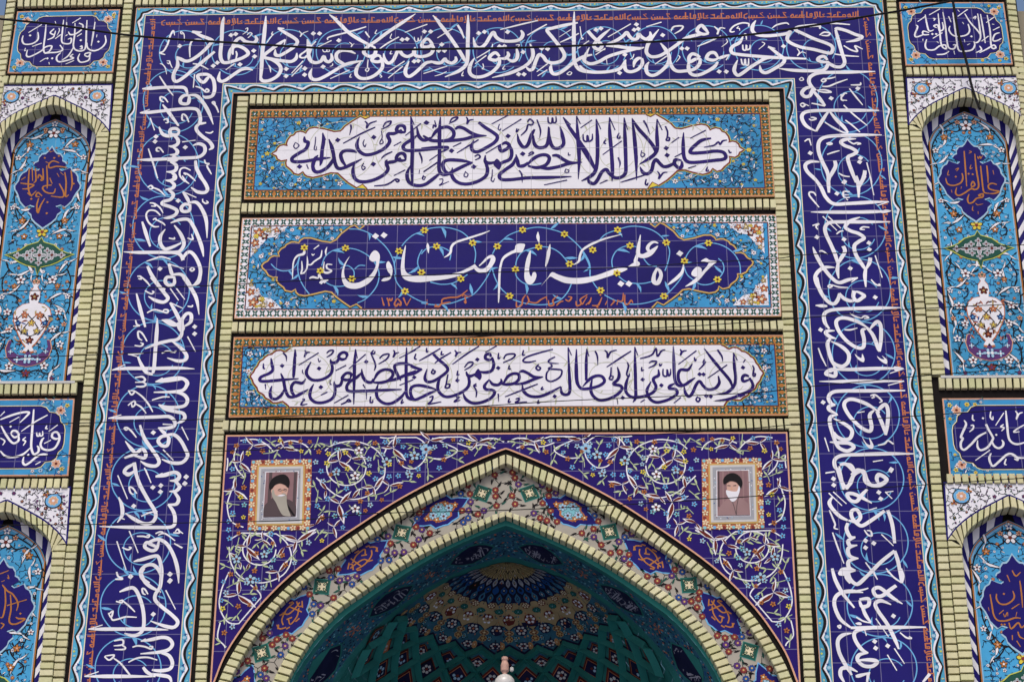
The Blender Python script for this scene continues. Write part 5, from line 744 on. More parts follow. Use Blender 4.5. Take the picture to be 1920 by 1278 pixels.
# ================================================================ the two portraits set in the spandrel
def portrait(o, fr, im, label, left):
    """o ornament corners, fr frame corners, im picture corners (photo px)"""
    qo, qf, qp = PQ(*o), PQ(*fr), PQ(*im); c = qo.at(.5, 1)
    t = thing('portrait_picture', label, 'portrait', (c[0], -.006, c[1]), 'portraits set in the spandrel')
    A = Art(-.004); slab(qo, -.004, 0, M['rust'], A); A.poly(qo.pts(.005), M['rust'], 1)
    for k in range(4):
        a0, a1 = qo.c[k], qo.c[(k+1) % 4]; b0, b1 = qf.c[k], qf.c[(k+1) % 4]; n = 7 if k % 2 else 6
        for i in range(n):
            p = lerp(lerp(a0, a1, (i+.5)/n), lerp(b0, b1, (i+.5)/n), .45)
            A.flower(p, .021, M['cream'], M['rust'] if i % 2 else M['salmon'], M['red'] if i % 2 else None, 5, 2)
            p = lerp(lerp(a0, a1, i/n), lerp(b0, b1, i/n), .35); A.disc(p, .012, M['aqua'] if i % 3 == 0 else M['red'] if i % 3 == 1 else M['sky'], 2, 6)
    A.build('ornament_border', t)
    A = Art(-.008); slab(qf, -.008, -.004, M['gold'], A); A.poly(qf.pts(.02), M['gold'], 1); A.poly(qf.pts(.035, .027), M['marble'], 2); A.poly(qf.pts(.085, .062), M['grey'], 3)
    for i in range(150):
        u, v = random.random(), random.random()
        if min(u, 1-u) < .10 or min(v, 1-v) < .08: continue
        p = qf.at(u, v)
        if not inside(p, qp.c): A.disc(p, .006, M[random.choice(['paleblue', 'deepblue', 'white', 'mauve'])], 4, 5, .003, random.random()*3)
    A.frame(Quad(*qp.pts(-.025, -.02)), .006, M['white'], 4)
    A.build('frame', t)
    A = Art(-.0125); A.poly(qp.c, M['mauve'], 0)
    U = lambda pts: [qp.at(u, v) for u, v in pts]
    if left:
        for u0, u1 in ((.10, .20), (.88, .97), (.48, .52)): A.poly(U([(u0, 0), (u1, 0), (u1, .8), (u0, .8)]), M['robe'] if u0 != .48 else M['rose'], 1)
    else:
        for u0, u1 in ((.02, .07), (.16, .21), (.34, .37), (.80, .84), (.95, .99)): A.poly(U([(u0, 0), (u1, 0), (u1, .8), (u0, .8)]), M['rose'] if u0 > .1 else M['robe'], 1)
    A.build('backdrop', t)
    P = Art(-.0127)
    if left:
        P.d = P.d
        P.poly(U(crom([(0, 1), (.0, .78), (.12, .66), (.25, .58), (.5, .60), (.75, .62), (.92, .70), (1, .8), (1, 1)], 4)), M['robe'], 2)
        P.poly(U(crom([(.20, .45), (.22, .34), (.35, .24), (.55, .22), (.70, .30), (.72, .42), (.66, .56), (.5, .62), (.32, .58)], 4, True)), M['skin'], 3)
        P.poly(U(crom([(.22, .42), (.24, .55), (.36, .68), (.46, .82), (.60, .97), (.80, 1.0), (.84, .98), (.76, .84), (.70, .68), (.68, .53), (.58, .48), (.44, .54), (.32, .50), (.28, .40)], 4, True)), M['arch_ground'], 4)
        P.poly(U(crom([(.40, .535), (.52, .51), (.64, .525), (.52, .55)], 3, True)), M['white'], 5)
        P.poly(U([(.42, .385), (.50, .375), (.50, .39), (.42, .40)]), M['robe'], 5); P.poly(U([(.58, .375), (.67, .385), (.67, .40), (.58, .39)]), M['robe'], 5); P.poly(U([(.54, .39), (.58, .47), (.52, .475)]), M['salmon'], 5)
        P.line(U([(.40, .41), (.50, .43), (.53, .405), (.56, .405), (.66, .43), (.69, .40)]), .003, M['robe'], 6)
        P.poly(U(crom([(.14, .38), (.13, .26), (.22, .14), (.40, .07), (.58, .06), (.72, .14), (.76, .26), (.72, .36), (.62, .30), (.45, .26), (.30, .30), (.22, .38)], 4, True)), M['black'], 6)
        P.poly(U([(.62, .62), (.98, .98), (.93, 1), (.58, .68)]), M['black'], 3)
    else:
        P.poly(U(crom([(.0, 1), (.06, .84), (.20, .70), (.40, .60), (.62, .58), (.82, .66), (.96, .76), (1, .88), (1, 1)], 4)), M['rose'], 2)
        P.line(U([(.45, .66), (.52, .82), (.58, 1.0)]), .004, M['robe'], 3); P.line(U([(.66, .60), (.60, .80), (.58, 1.0)]), .004, M['robe'], 3)
        P.poly(U(crom([(.30, .30), (.34, .22), (.50, .20), (.66, .25), (.70, .38), (.62, .52), (.46, .56), (.32, .48)], 4, True)), M['skin'], 3)
        P.poly(U(crom([(.28, .44), (.28, .52), (.36, .62), (.46, .70), (.58, .66), (.68, .52), (.72, .38), (.68, .34), (.62, .46), (.48, .47), (.36, .45)], 4, True)), M['white'], 4)
        P.poly(U([(.32, .325), (.42, .335), (.42, .35), (.32, .345)]), M['robe'], 5); P.poly(U([(.50, .335), (.60, .325), (.60, .345), (.50, .35)]), M['robe'], 5); P.poly(U([(.45, .35), (.48, .43), (.42, .43)]), M['salmon'], 5)
        P.poly(U(crom([(.20, .30), (.20, .18), (.34, .08), (.54, .06), (.72, .14), (.80, .28), (.74, .40), (.68, .34), (.58, .26), (.42, .24), (.30, .28)], 4, True)), M['black'], 6)
    o_ = P.build('person', t); o_['label'] = 'person with a black turban, glasses and long grey beard in a dark robe' if left else 'person with a black turban and white beard in a brown cloak'
portrait(((471.5, 863), (585, 860.5), (581, 993), (464, 994)), ((483, 873), (572, 871.5), (569.5, 984.5), (478, 985.5)), ((499.5, 886.5), (559, 885.5), (555, 969), (494, 970.5)), 'framed picture of a turbaned person looking right, in the spandrel left of the arch', True)
portrait(((1315.5, 861), (1427, 858.5), (1433.5, 990.5), (1317, 992.5)), ((1328, 870), (1418, 868), (1422, 981), (1330, 983)), ((1344.5, 884), (1403, 883), (1406, 966.5), (1345, 967.5)), 'framed picture of a turbaned person in brown, in the spandrel right of the arch', False)

# ================================================================ the arch: two brick rings and the white floral band
ar = thing('pointed_arch', 'pointed arch of two buff brick rings with a white floral band between', 'arch', (XC, 0, oA[-1][1]))
for f in (lambda p: p, lambda p: mir(p)):
    A = Art(); arch_bricks(A, f(oA), f(iA), .0485, -.014, .045); A.build('brick_ring', ar)
    A = Art(); arch_bricks(A, f(oB), f(iB), .0485, .033, .1); A.build('brick_ring', ar)
    A = Art(); a_, b_ = fixc(half(OUT, .014)), fixc(half(INN, .014)); strip(A, f(b_), f([(p[0], p[1]) for p in b_]), M['joint'], .012, .045)
    a_, b_ = fixc(half(IO, .06)), fixc(half(II, .06)); n = min(len(a_), len(b_)); strip(A, f(resample(a_, 80)), f(resample(b_, 80)), M['joint'], .06, .06); A.build('ring_backing', ar)
wa, wb = fixc(half(OUT, .045)), fixc(half(IO, .045)); wb = [(p[0]+.0, p[1]-.03) for p in wb]
NN = 120; ra, rb = resample(wa, NN), resample(wb, NN)
A = Art(.045)
for f in (lambda p: p, lambda p: mir(p)): strip(A, f(ra), f(rb), M['arch_ground'], .045)
WF = A
def arcp(t, v): 
    i = min(NN-1, int(t*NN)); s = t*NN-i; return lerp(lerp(ra[i], ra[i+1], s), lerp(rb[i], rb[i+1], s), v)
PA = PF = WF; PT = Art(.045)
Lr = sum(math.dist(ra[i], ra[i-1]) for i in range(1, NN+1)); 
for f in both:
    gz = []
    # diamonds and cartouches along the band, apex outward
    for kind, t in (('d', .064), ('c', .177), ('d', .288), ('t', .403), ('d', .527), ('t2', .633), ('d', .748), ('c', .86), ('d', .96)):
        c = arcp(t, .50); e = arcp(min(1, t+.01), .5); a = math.atan2(e[1]-c[1], e[0]-c[0]); ca, sa = math.cos(a), math.sin(a)
        T = lambda x, y: f((c[0]+x*ca-y*sa, c[1]+x*sa+y*ca))
        if kind == 'd':
            for r, m, l in ((.074, 'teal', 2), (.067, 'green', 3), (.053, 'cream', 4)): PA.poly([T(-r, 0), T(0, r*.95), T(r, 0), T(0, -r*.95)] if l != 4 else [T(-r*.95, 0), T(-r*.3, r*.3), T(0, r*.9), T(r*.3, r*.3), T(r*.95, 0), T(r*.3, -r*.3), T(0, -r*.9), T(-r*.3, -r*.3)], M[m], l)
            for k in range(4):
                q = T(.027*math.cos(k*math.pi/2), .027*math.sin(k*math.pi/2)); PA.disc(q, .016, M['black'], 5, 8, .009, math.atan2(q[1]-T(0, 0)[1], q[0]-T(0, 0)[0])); PA.disc(q, .009, M['leafgreen'], 6, 6, .0045, math.atan2(q[1]-T(0, 0)[1], q[0]-T(0, 0)[0]))
        else:
            Lc, Hc = (.185, .098) if kind != 'c' else (.19, .094)
            shp = [(-1, 0), (-.72, .34), (-.5, .5), (-.42, .86), (-.15, .92), (0, 1), (.15, .92), (.42, .86), (.5, .5), (.72, .34), (1, 0), (.72, -.34), (.5, -.5), (.42, -.86), (.15, -.92), (0, -1), (-.15, -.92), (-.42, -.86), (-.5, -.5), (-.72, -.34)]
            PA.poly([T(x*Lc*1.07, y*Hc*1.10) for x, y in shp], M['sky'], 2); PA.poly([T(x*Lc, y*Hc) for x, y in shp], M['navy'], 3)
            if kind == 'c':
                PA.poly([T(x*Lc*.62, y*Hc*.72) for x, y in shp], M['rust'], 4); PA.poly([T(x*Lc*.5, y*Hc*.6) for x, y in shp], M['aqua'], 5)
                for x, y in ((-.055, 0), (.055, 0), (0, .036), (0, -.036)): PF.flower(T(x, y), .027, M['paleblue'], M['darkred'], M['green'], 6, 6)
                for x, y in ((-.10, 0), (.10, 0), (.05, .036), (-.05, -.036)): PF.flower(T(x, y), .02, M['orange'], M['cream'], M['red'], 5, 6)
            else:
                k0 = 1 if kind == 't' else -1
                sc_ = [[(.15, .01), (.11, -.03)], [(-.05, .065), (.0, .045)], [(.07, .075), (.10, .06)], [(-.14, .0), (-.11, .02)], [(.03, -.07), (-.01, -.065)], [(.12, .04), (.10, .0), (.12, -.02)], [(-.07, -.06), (-.10, -.05)], [(.10, .05), (.02, .055), (-.06, .03), (-.09, -.01)], [(.09, -.01), (.03, -.045), (-.05, -.05), (-.03, -.01)], [(.13, .015), (.06, .01), (.0, .02), (-.02, .06)], [(-.12, .03), (-.13, -.01), (-.09, -.04)], [(.05, .06), (.08, -.05)], [(0, -.02), (-.04, .0)]]
                PT_ = [[T(k0*x*.8, k0*y*.8) for x, y in s] for s in sc_]
                for s in PT_: PT.ribbon([(p[0], p[1], .0085) for p in crom(s, 5)], M['orange'], 5)
    for s in range(1500):
        t, v = random.uniform(.015, .99), random.uniform(.10, .86)
        c = arcp(t, v)
        if any(abs(t-x) < .030 and .20 < v < .80 for x in (.064, .288, .527, .748, .96)) : continue
        if any(abs(t-x) < .074*(1.0-abs(v-.5)*2.1) for x in (.177, .403, .633, .86)): continue
        if any(math.dist(c, g_) < .041 for g_ in gz): continue
        gz.append(c); r = .023; m = random.choice([('red', 'darkred'), ('deepblue', 'purple'), ('purple', 'navy'), ('red', 'darkred')])
        q = f(c)
        if random.random() < .85: PF.flower(q, r*.9, M[m[0]], M['gold'], M[m[1]], 8, 3)
        aa = random.random()*6
        for k in range(3):
            PF.leaf((q[0]+.03*math.cos(aa+k*2), q[1]+.03*math.sin(aa+k*2)), aa+k*2, .042, M[random.choice(['black', 'green', 'black'])], 2, .55, .4)
            PF.line([q, (q[0]+.045*math.cos(aa+k*2+.3), q[1]+.045*math.sin(aa+k*2+.3))], .004, M['black'], 1)
WF.build('floral_band', ar); PT.build('calligraphy', ar)

# ================================================================ vault: reveal (intrados) and the half dome behind
va = thing('portal_vault', 'shaded half dome in turquoise and ochre tilework inside the arch', 'vault', (XC, .55, r2[-1][1]))
NV = 90; IIb = fixc(half(II, .1)); q0 = resample(IIb, NV); q1 = resample(tl, NV); q2 = resample(r2, NV)
A = Art()
for f in (lambda p: p, lambda p: mir(p)):
    strip(A, f(q0), f(q1), M['teal'], .098, .1)
A.build('teal_rib', va)
A = Art()
def soff(t, d):                                  # point on the reveal, d 0 front .. 1 back
    i = min(NV-1, int(t*NV)); s = t*NV-i; a, b = lerp(q1[i], q1[i+1], s), lerp(q2[i], q2[i+1], s)
    return (lerp(a, b, d), .1+.45*d)
def soff3(m):
    def fn(p, off):
        (x, z), y = soff(max(0, min(1, p[0])), p[1]); 
        n = (XC-x, .0, -.9) ; L = math.hypot(n[0], n[2]) or 1
        x, z = x+n[0]/L*off*2, z+n[2]/L*off*2
        return (2*XC-x if m else x, y, z)
    return fn
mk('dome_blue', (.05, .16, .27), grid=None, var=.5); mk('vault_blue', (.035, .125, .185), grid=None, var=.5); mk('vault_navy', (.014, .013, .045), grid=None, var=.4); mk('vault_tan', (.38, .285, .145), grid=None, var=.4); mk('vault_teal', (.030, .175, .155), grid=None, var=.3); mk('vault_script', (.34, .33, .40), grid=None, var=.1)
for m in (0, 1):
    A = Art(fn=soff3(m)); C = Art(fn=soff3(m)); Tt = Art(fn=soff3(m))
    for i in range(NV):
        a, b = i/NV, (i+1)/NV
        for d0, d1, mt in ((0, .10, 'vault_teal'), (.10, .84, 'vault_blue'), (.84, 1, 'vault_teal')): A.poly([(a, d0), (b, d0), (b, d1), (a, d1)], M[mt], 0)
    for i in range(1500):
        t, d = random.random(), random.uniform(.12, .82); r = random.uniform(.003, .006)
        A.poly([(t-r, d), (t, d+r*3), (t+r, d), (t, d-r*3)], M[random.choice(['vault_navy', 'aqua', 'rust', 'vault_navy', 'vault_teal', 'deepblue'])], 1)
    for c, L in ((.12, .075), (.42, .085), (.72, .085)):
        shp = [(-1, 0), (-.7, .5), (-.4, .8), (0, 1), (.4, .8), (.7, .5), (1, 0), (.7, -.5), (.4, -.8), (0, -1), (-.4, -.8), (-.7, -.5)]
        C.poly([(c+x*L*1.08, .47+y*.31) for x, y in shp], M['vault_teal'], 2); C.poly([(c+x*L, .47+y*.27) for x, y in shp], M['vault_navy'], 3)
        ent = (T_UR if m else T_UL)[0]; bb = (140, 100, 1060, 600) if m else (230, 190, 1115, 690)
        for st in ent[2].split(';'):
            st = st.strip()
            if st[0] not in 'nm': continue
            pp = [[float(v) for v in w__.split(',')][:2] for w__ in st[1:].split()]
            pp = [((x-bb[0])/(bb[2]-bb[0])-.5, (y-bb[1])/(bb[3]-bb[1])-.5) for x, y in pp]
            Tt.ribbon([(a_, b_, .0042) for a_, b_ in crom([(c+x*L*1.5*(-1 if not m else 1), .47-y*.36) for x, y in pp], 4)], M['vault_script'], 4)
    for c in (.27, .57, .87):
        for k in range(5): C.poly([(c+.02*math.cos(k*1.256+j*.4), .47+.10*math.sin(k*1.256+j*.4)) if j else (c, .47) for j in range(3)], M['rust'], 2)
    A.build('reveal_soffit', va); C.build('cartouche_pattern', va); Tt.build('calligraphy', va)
# --- dome: the reveal's back edge turned about the upright axis
prof = resample(r2, 60)                          # (x, z) from apex down
def dome3(p, off):
    s = max(0, min(1, p[1]))*60; i = min(59, int(s)); x, z = lerp(prof[i], prof[i+1], s-i); r = max(.001, XC-x-off*2.2)
    return (XC-r*math.cos(p[0]), .545+r*math.sin(p[0]), z-off)
def s_of_y(y):                                   # profile parameter whose back-centre point shows at photo row y
    best = min(range(0, 601), key=lambda k: abs(proj(dome3((math.pi/2, k/600), 0))[1]-y)); return best/600
def proj(v):
    d = Vector(v)-CAM; z = d.dot(_fw); return (960+FPX*d.dot(_rt)/z, 639-FPX*d.dot(_up)/z)
sy = {y: s_of_y(y) for y in (1056, 1072, 1086, 1100, 1114, 1130, 1142, 1152, 1160, 1172, 1182, 1192, 1204, 1218, 1235, 1243, 1262, 1278, 1300, 1345)}
H = math.pi; NA = 11
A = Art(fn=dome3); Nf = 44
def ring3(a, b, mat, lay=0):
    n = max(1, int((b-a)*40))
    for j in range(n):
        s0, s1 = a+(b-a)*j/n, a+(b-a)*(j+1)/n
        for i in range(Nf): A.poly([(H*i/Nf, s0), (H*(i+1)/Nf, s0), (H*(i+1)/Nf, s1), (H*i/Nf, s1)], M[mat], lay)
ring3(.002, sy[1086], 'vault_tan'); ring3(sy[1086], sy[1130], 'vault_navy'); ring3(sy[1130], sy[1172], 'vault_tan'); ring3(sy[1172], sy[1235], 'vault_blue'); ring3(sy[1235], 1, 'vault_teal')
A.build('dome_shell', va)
A = Art(fn=dome3)
def pet(phi, s, w_, h_, mat, lay, n=8, tip_=0):
    A.poly([(phi+w_*math.cos(2*math.pi*k/n), s+h_*math.sin(2*math.pi*k/n)+(tip_ if k == n//4 else 0)) for k in range(n)], M[mat], lay)
def petring(y, y2, N, mat, lay, shift=0, w_=.8, dark='black'):
    s, h = (sy[y]+sy[y2])/2, (sy[y2]-sy[y])/2
    for k in range(N+1):
        phi = H*(k+shift)/N
        if phi > H: continue
        ww = H/N/2*w_
        h2 = h*random.uniform(.95, 1.1)
        for kk, m_, l_ in ((1.2, dark, lay), (.92, mat, lay+1), (.42, dark, lay+2), (.24, random.choice(['rust', 'tan', 'marble', mat]), lay+2)):
            A.poly([(phi, s-h2*1.25*kk), (phi+ww*kk*.9, s-h2*.1*kk), (phi+ww*kk*.75, s+h2*.6*kk), (phi, s+h2*1.35*kk), (phi-ww*kk*.75, s+h2*.6*kk), (phi-ww*kk*.9, s-h2*.1*kk)], M[m_], l_)
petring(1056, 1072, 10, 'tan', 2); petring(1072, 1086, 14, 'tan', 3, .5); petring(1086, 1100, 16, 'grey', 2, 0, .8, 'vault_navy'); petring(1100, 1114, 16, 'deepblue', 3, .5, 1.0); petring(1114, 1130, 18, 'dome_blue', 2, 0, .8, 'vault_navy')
# ochre zone: red framed rosettes and green shields
def rosette(phi, s, w_, h_, mats, n=6, lay=3):
    pet(phi, s, w_, h_, mats[0], lay, 8)
    for k in range(n):
        a = 2*math.pi*k/n; pet(phi+w_*.58*math.cos(a), s+h_*.58*math.sin(a), w_*.24, h_*.24, mats[1], lay+1, 6)
    pet(phi, s, w_*.2, h_*.2, mats[2], lay+2, 6)
d_ = H/NA
for k in range(-6, 7):
    for sh, ya, yb, mats, ww in ((0, 1130, 1142, ('darkred', 'cream', 'cream'), .26), (.5, 1142, 1152, ('green', 'vault_teal', 'aqua'), .25), (0, 1152, 1172, ('darkred', 'white', 'red'), .30), (.5, 1172, 1192, ('vault_navy', 'marble', 'rust'), .27), (0, 1182, 1192, ('vault_tan', 'darkred', 'cream'), .20), (0, 1192, 1204, ('tan', 'darkred', 'gold'), .16), (0.25, 1192, 1204, ('vault_navy', 'aqua', 'gold'), .10), (0.75, 1204, 1218, ('tan', 'rust', 'cream'), .10), (0.5, 1204, 1218, ('vault_navy', 'marble', 'darkred'), .22)):
        phi = H/2+d_*(k+sh)
        if 0 < phi < H: rosette(phi, (sy[ya]+sy[yb])/2, d_*ww, (sy[yb]-sy[ya])*.52, mats)
    phi = H/2+d_*k
    # scalloped edge between ochre and blue, dark outline
    if 0 < phi-d_/2 and phi+d_/2 < H:
        for o_, mt, l in ((.006, 'vault_navy', 1), (0, 'vault_tan', 2)):
            A.poly([(phi-d_/2, sy[1160]), (phi-d_*.40, sy[1172]-.002+o_), (phi-d_*.2, sy[1172]+.004+o_), (phi, sy[1182]+o_), (phi+d_*.2, sy[1172]+.004+o_), (phi+d_*.40, sy[1172]-.002+o_), (phi+d_/2, sy[1160])], M[mt], l)
for i in range(900):
    p_, s_ = random.uniform(0, H), random.uniform(sy[1130], sy[1235]); w1 = random.uniform(.006, .014); h1 = random.uniform(.003, .006)
    A.poly([(p_-w1, s_), (p_, s_+h1), (p_+w1, s_), (p_, s_-h1)], M[random.choice(['vault_navy', 'dome_blue', 'rust', 'tan', 'vault_teal', 'green'])], 2)
A.build('dome_pattern', va)
# zigzag teal rib and the coffers with their pictures
Rb = Art(fn=dome3); Cf = Art(fn=dome3)
def rib(p, q, w_=.034):
    pts = [lerp(p, q, i/6) for i in range(7)]
    # ribs are raised ridges: two flanks
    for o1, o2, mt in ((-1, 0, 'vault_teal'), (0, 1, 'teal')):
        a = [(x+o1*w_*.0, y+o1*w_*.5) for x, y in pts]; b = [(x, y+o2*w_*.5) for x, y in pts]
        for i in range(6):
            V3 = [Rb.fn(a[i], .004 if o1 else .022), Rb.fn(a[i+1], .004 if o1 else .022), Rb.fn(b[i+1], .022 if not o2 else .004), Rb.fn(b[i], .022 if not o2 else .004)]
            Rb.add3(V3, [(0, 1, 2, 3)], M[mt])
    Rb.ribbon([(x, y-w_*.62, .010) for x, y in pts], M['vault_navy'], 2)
sa_, sb_ = sy[1218], sy[1235]; hh_ = (1-sb_)
rows = [sb_, sy[1262], sy[1300], sy[1345]]
for k in range(-6, 7):
    ph = H/2+d_*k
    for sgn in (-1, 1):
        e = ph+sgn*d_/2
        if not (0.0 <= ph <= H and -.01 <= e <= H+.01): continue
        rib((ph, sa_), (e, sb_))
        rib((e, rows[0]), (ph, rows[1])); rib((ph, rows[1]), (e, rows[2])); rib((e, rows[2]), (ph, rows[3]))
    for (ca, cs, h_) in ((ph, (sa_+rows[1])/2+.012, (rows[1]-sa_)*.36), (ph+d_/2, (rows[0]+rows[2])/2+.012, (rows[2]-rows[0])*.36), (ph, (rows[1]+rows[3])/2+.012, (rows[3]-rows[1])*.36)):
        if not 0 < ca < H: continue
        for sc_, mt, l in ((1, 'darkred', 2), (.88, 'black', 3), (.80, 'rust', 4), (.72, 'vault_navy', 5)):
            Cf.poly([(ca-d_*.36*sc_, cs), (ca, cs-h_*sc_), (ca+d_*.36*sc_, cs), (ca, cs+h_*sc_)], M[mt], l)
        for j in range(6):
            a = j*math.pi/3; Cf.poly([(ca+d_*.11*math.cos(a)+d_*.05*math.cos(b), cs+h_*.26*math.sin(a)+h_*.12*math.sin(b)) for b in (0, 1, 2, 3, 4, 5)], M['marble' if k % 2 else 'paleblue'], 6)
        Cf.poly([(ca+d_*.05*math.cos(b), cs+h_*.12*math.sin(b)) for b in (0, 1, 2, 3, 4, 5)], M['darkred'], 7)
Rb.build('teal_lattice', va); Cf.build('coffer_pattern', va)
# walls of the recess below the dome
A = Art(); pb = prof[-1]; r_ = XC-pb[0]
pts = [(XC-r_*math.cos(H*i/24), .545+r_*math.sin(H*i/24)) for i in range(25)]
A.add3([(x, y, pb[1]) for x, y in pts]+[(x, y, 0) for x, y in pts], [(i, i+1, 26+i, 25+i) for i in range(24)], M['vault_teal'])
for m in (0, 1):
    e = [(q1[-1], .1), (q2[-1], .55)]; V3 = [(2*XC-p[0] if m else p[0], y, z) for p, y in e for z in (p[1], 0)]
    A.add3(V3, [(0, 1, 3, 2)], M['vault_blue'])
A.build('recess_wall', va)

# ================================================================ lamp hanging from the vault
def lathe(A, cx, cy, prof_, mat, n=24):
    V3 = []; F3 = []
    for r, z in prof_: V3 += [(cx+r*math.cos(2*math.pi*i/n), cy+r*math.sin(2*math.pi*i/n), z) for i in range(n)]
    for j in range(len(prof_)-1):
        for i in range(n): F3.append((j*n+i, j*n+(i+1) % n, (j+1)*n+(i+1) % n, (j+1)*n+i))
    A.add3(V3, F3, mat)
LY = .50; lz = lambda y: W(946, y, LY)[1]; lx = W(946.5, 1245, LY)[0]; zap2 = prof[0][1]
lm = thing('hanging_lamp', 'white globe lamp on a long thin rod inside the dark vault', 'lamp', (lx, LY, lz(1262)))
A = Art(); lathe(A, lx, LY, [(.0008, zap2-.02), (.0008, lz(1232))], M['joint'], 8); A.build('rod', lm)
A = Art(); lathe(A, lx, LY, [(.001, lz(1231)), (.020, lz(1231.5)), (.022, lz(1236)), (.017, lz(1239)), (.021, lz(1241)), (.026, lz(1246)), (.026, lz(1257)), (.020, lz(1259)), (.014, lz(1261)), (.013, lz(1266)), (.018, lz(1267))], M['skin']); A.build('socket', lm)
A = Art(); lathe(A, lx+.045, LY, [(.001, lz(1249)), (.012, lz(1251)), (.012, lz(1257)), (.001, lz(1259))], M['marble'], 12); A.build('switch', lm)
A = Art(); R0 = .066; zc = lz(1264)-R0*.96
gl = bpy.data.materials.new('opal_glass'); gl.use_nodes = True; gb = gl.node_tree.nodes['Principled BSDF']; gb.inputs['Base Color'].default_value = (.62, .61, .58, 1); gb.inputs['Roughness'].default_value = .2
lathe(A, lx, LY, [(max(.001, R0*math.sin(a)), zc+R0*math.cos(a)) for a in [.18+(math.pi-.18)*i/18 for i in range(19)]], gl, 32); go2 = A.build('globe', lm)
for p_ in go2.data.polygons: p_.use_smooth = True
# ================================================================ side bays: name plaques and arched niches
cN = W(104, 222.7, .1)[0]
bq = PQ((32.3, 21.9), (225.5, 18), (212, 136), (14.3, 137.5))
lq_tr, lq_br = W(140, 747), W(128, 891.7); bw_ = (bq.w()+math.dist(bq.c[3], bq.c[2]))/2
lq = Quad((lq_tr[0]-bw_*1.08, lq_tr[1]), lq_tr, lq_br, (lq_br[0]-bw_*1.08, lq_br[1]))
CART = [(u_, .5+(v_-.5)*1.045) for u_, v_ in [(.27, .125), (.73, .125), (.77, .145), (.80, .20), (.85, .21), (.885, .25), (.895, .315), (.925, .36), (.935, .42), (.935, .58), (.925, .64), (.895, .685), (.885, .75), (.85, .79), (.80, .80), (.77, .855), (.73, .875), (.27, .875), (.23, .855), (.20, .80), (.15, .79), (.115, .75), (.105, .685), (.075, .64), (.065, .58), (.065, .42), (.075, .36), (.105, .315), (.115, .25), (.15, .21), (.20, .20), (.23, .145)]]
def plaque(q, txt, label):
    c = q.at(.5, 1); t = thing('script_plaque', label, 'tile plaque', (c[0], 0, c[1]), 'small turquoise script plaques in the side bays')
    A = Art(); slab(q, 0, .0115, M['salmon'], A); A.poly(q.pts(.012, .018), M['turquoise'], 1); A.frame(Quad(*q.pts(.004, .006)), .006, M['salmon'], 2); TB = A
    A = Art(); A.poly([q.at(u+(u-.5)*.03, v+(v-.5)*.05) for u, v in CART], M['cream'], 4); A.poly([q.at(u+(u-.5)*.015, v+(v-.5)*.025) for u, v in CART], M['black'], 5); A.poly([q.at(u, v) for u, v in CART], M['navy_glaze_panel'], 6); A.build('cartouche', t)
    A = TB
    for su in (0, 1):
        for sv in (0, 1):
            reg = [q.at(abs(su-u), abs(sv-v)) for u, v in ((.02, .02), (.33, .02), (.33, .10), (.24, .12), (.18, .20), (.11, .22), (.09, .30), (.05, .36), (.02, .52))]
            flora(A, reg, 9, 2, 'deepblue', size=.026, leaf=['deepblue', 'aqua', 'green'], pal=[('white', 'darkred', 'black'), ('yellow', 'red', 'gold'), ('paleblue', 'navy', 'deepblue')])
            A.flower(q.at(abs(su-.105), abs(sv-.155)), .030, M['salmon'], M['darkred'], M['white'], 7, 4); A.flower(q.at(abs(su-.055), abs(sv-.09)), .017, M['yellow'], M['red'], None, 5, 4)
    A.build('turquoise_border', t)
    A = Art(); script(A, txt, M['panel_white_script'], 9, 4.3, 3.1, 1.9, 2.6) ; A.build('calligraphy', t)
plaque(bq, T_UL, 'turquoise bordered navy plaque with white script at the top left, crossed by the thick cable')
plaque(bq.mirror(), T_UR, 'turquoise bordered navy plaque with white script at the top right, behind the hanging cord')
plaque(lq, T_LL, 'turquoise bordered navy plaque with white script below the left upper niche, cut by the frame')
_rl, _rb = W(1766.5, 746.5), W(1780.5, 894.5)
plaque(Quad(_rl, (_rl[0]+bw_*1.08, _rl[1]), (_rb[0]+bw_*1.08, _rb[1]), _rb), T_LR, 'turquoise bordered navy plaque with white script below the right upper niche, cut by the frame')

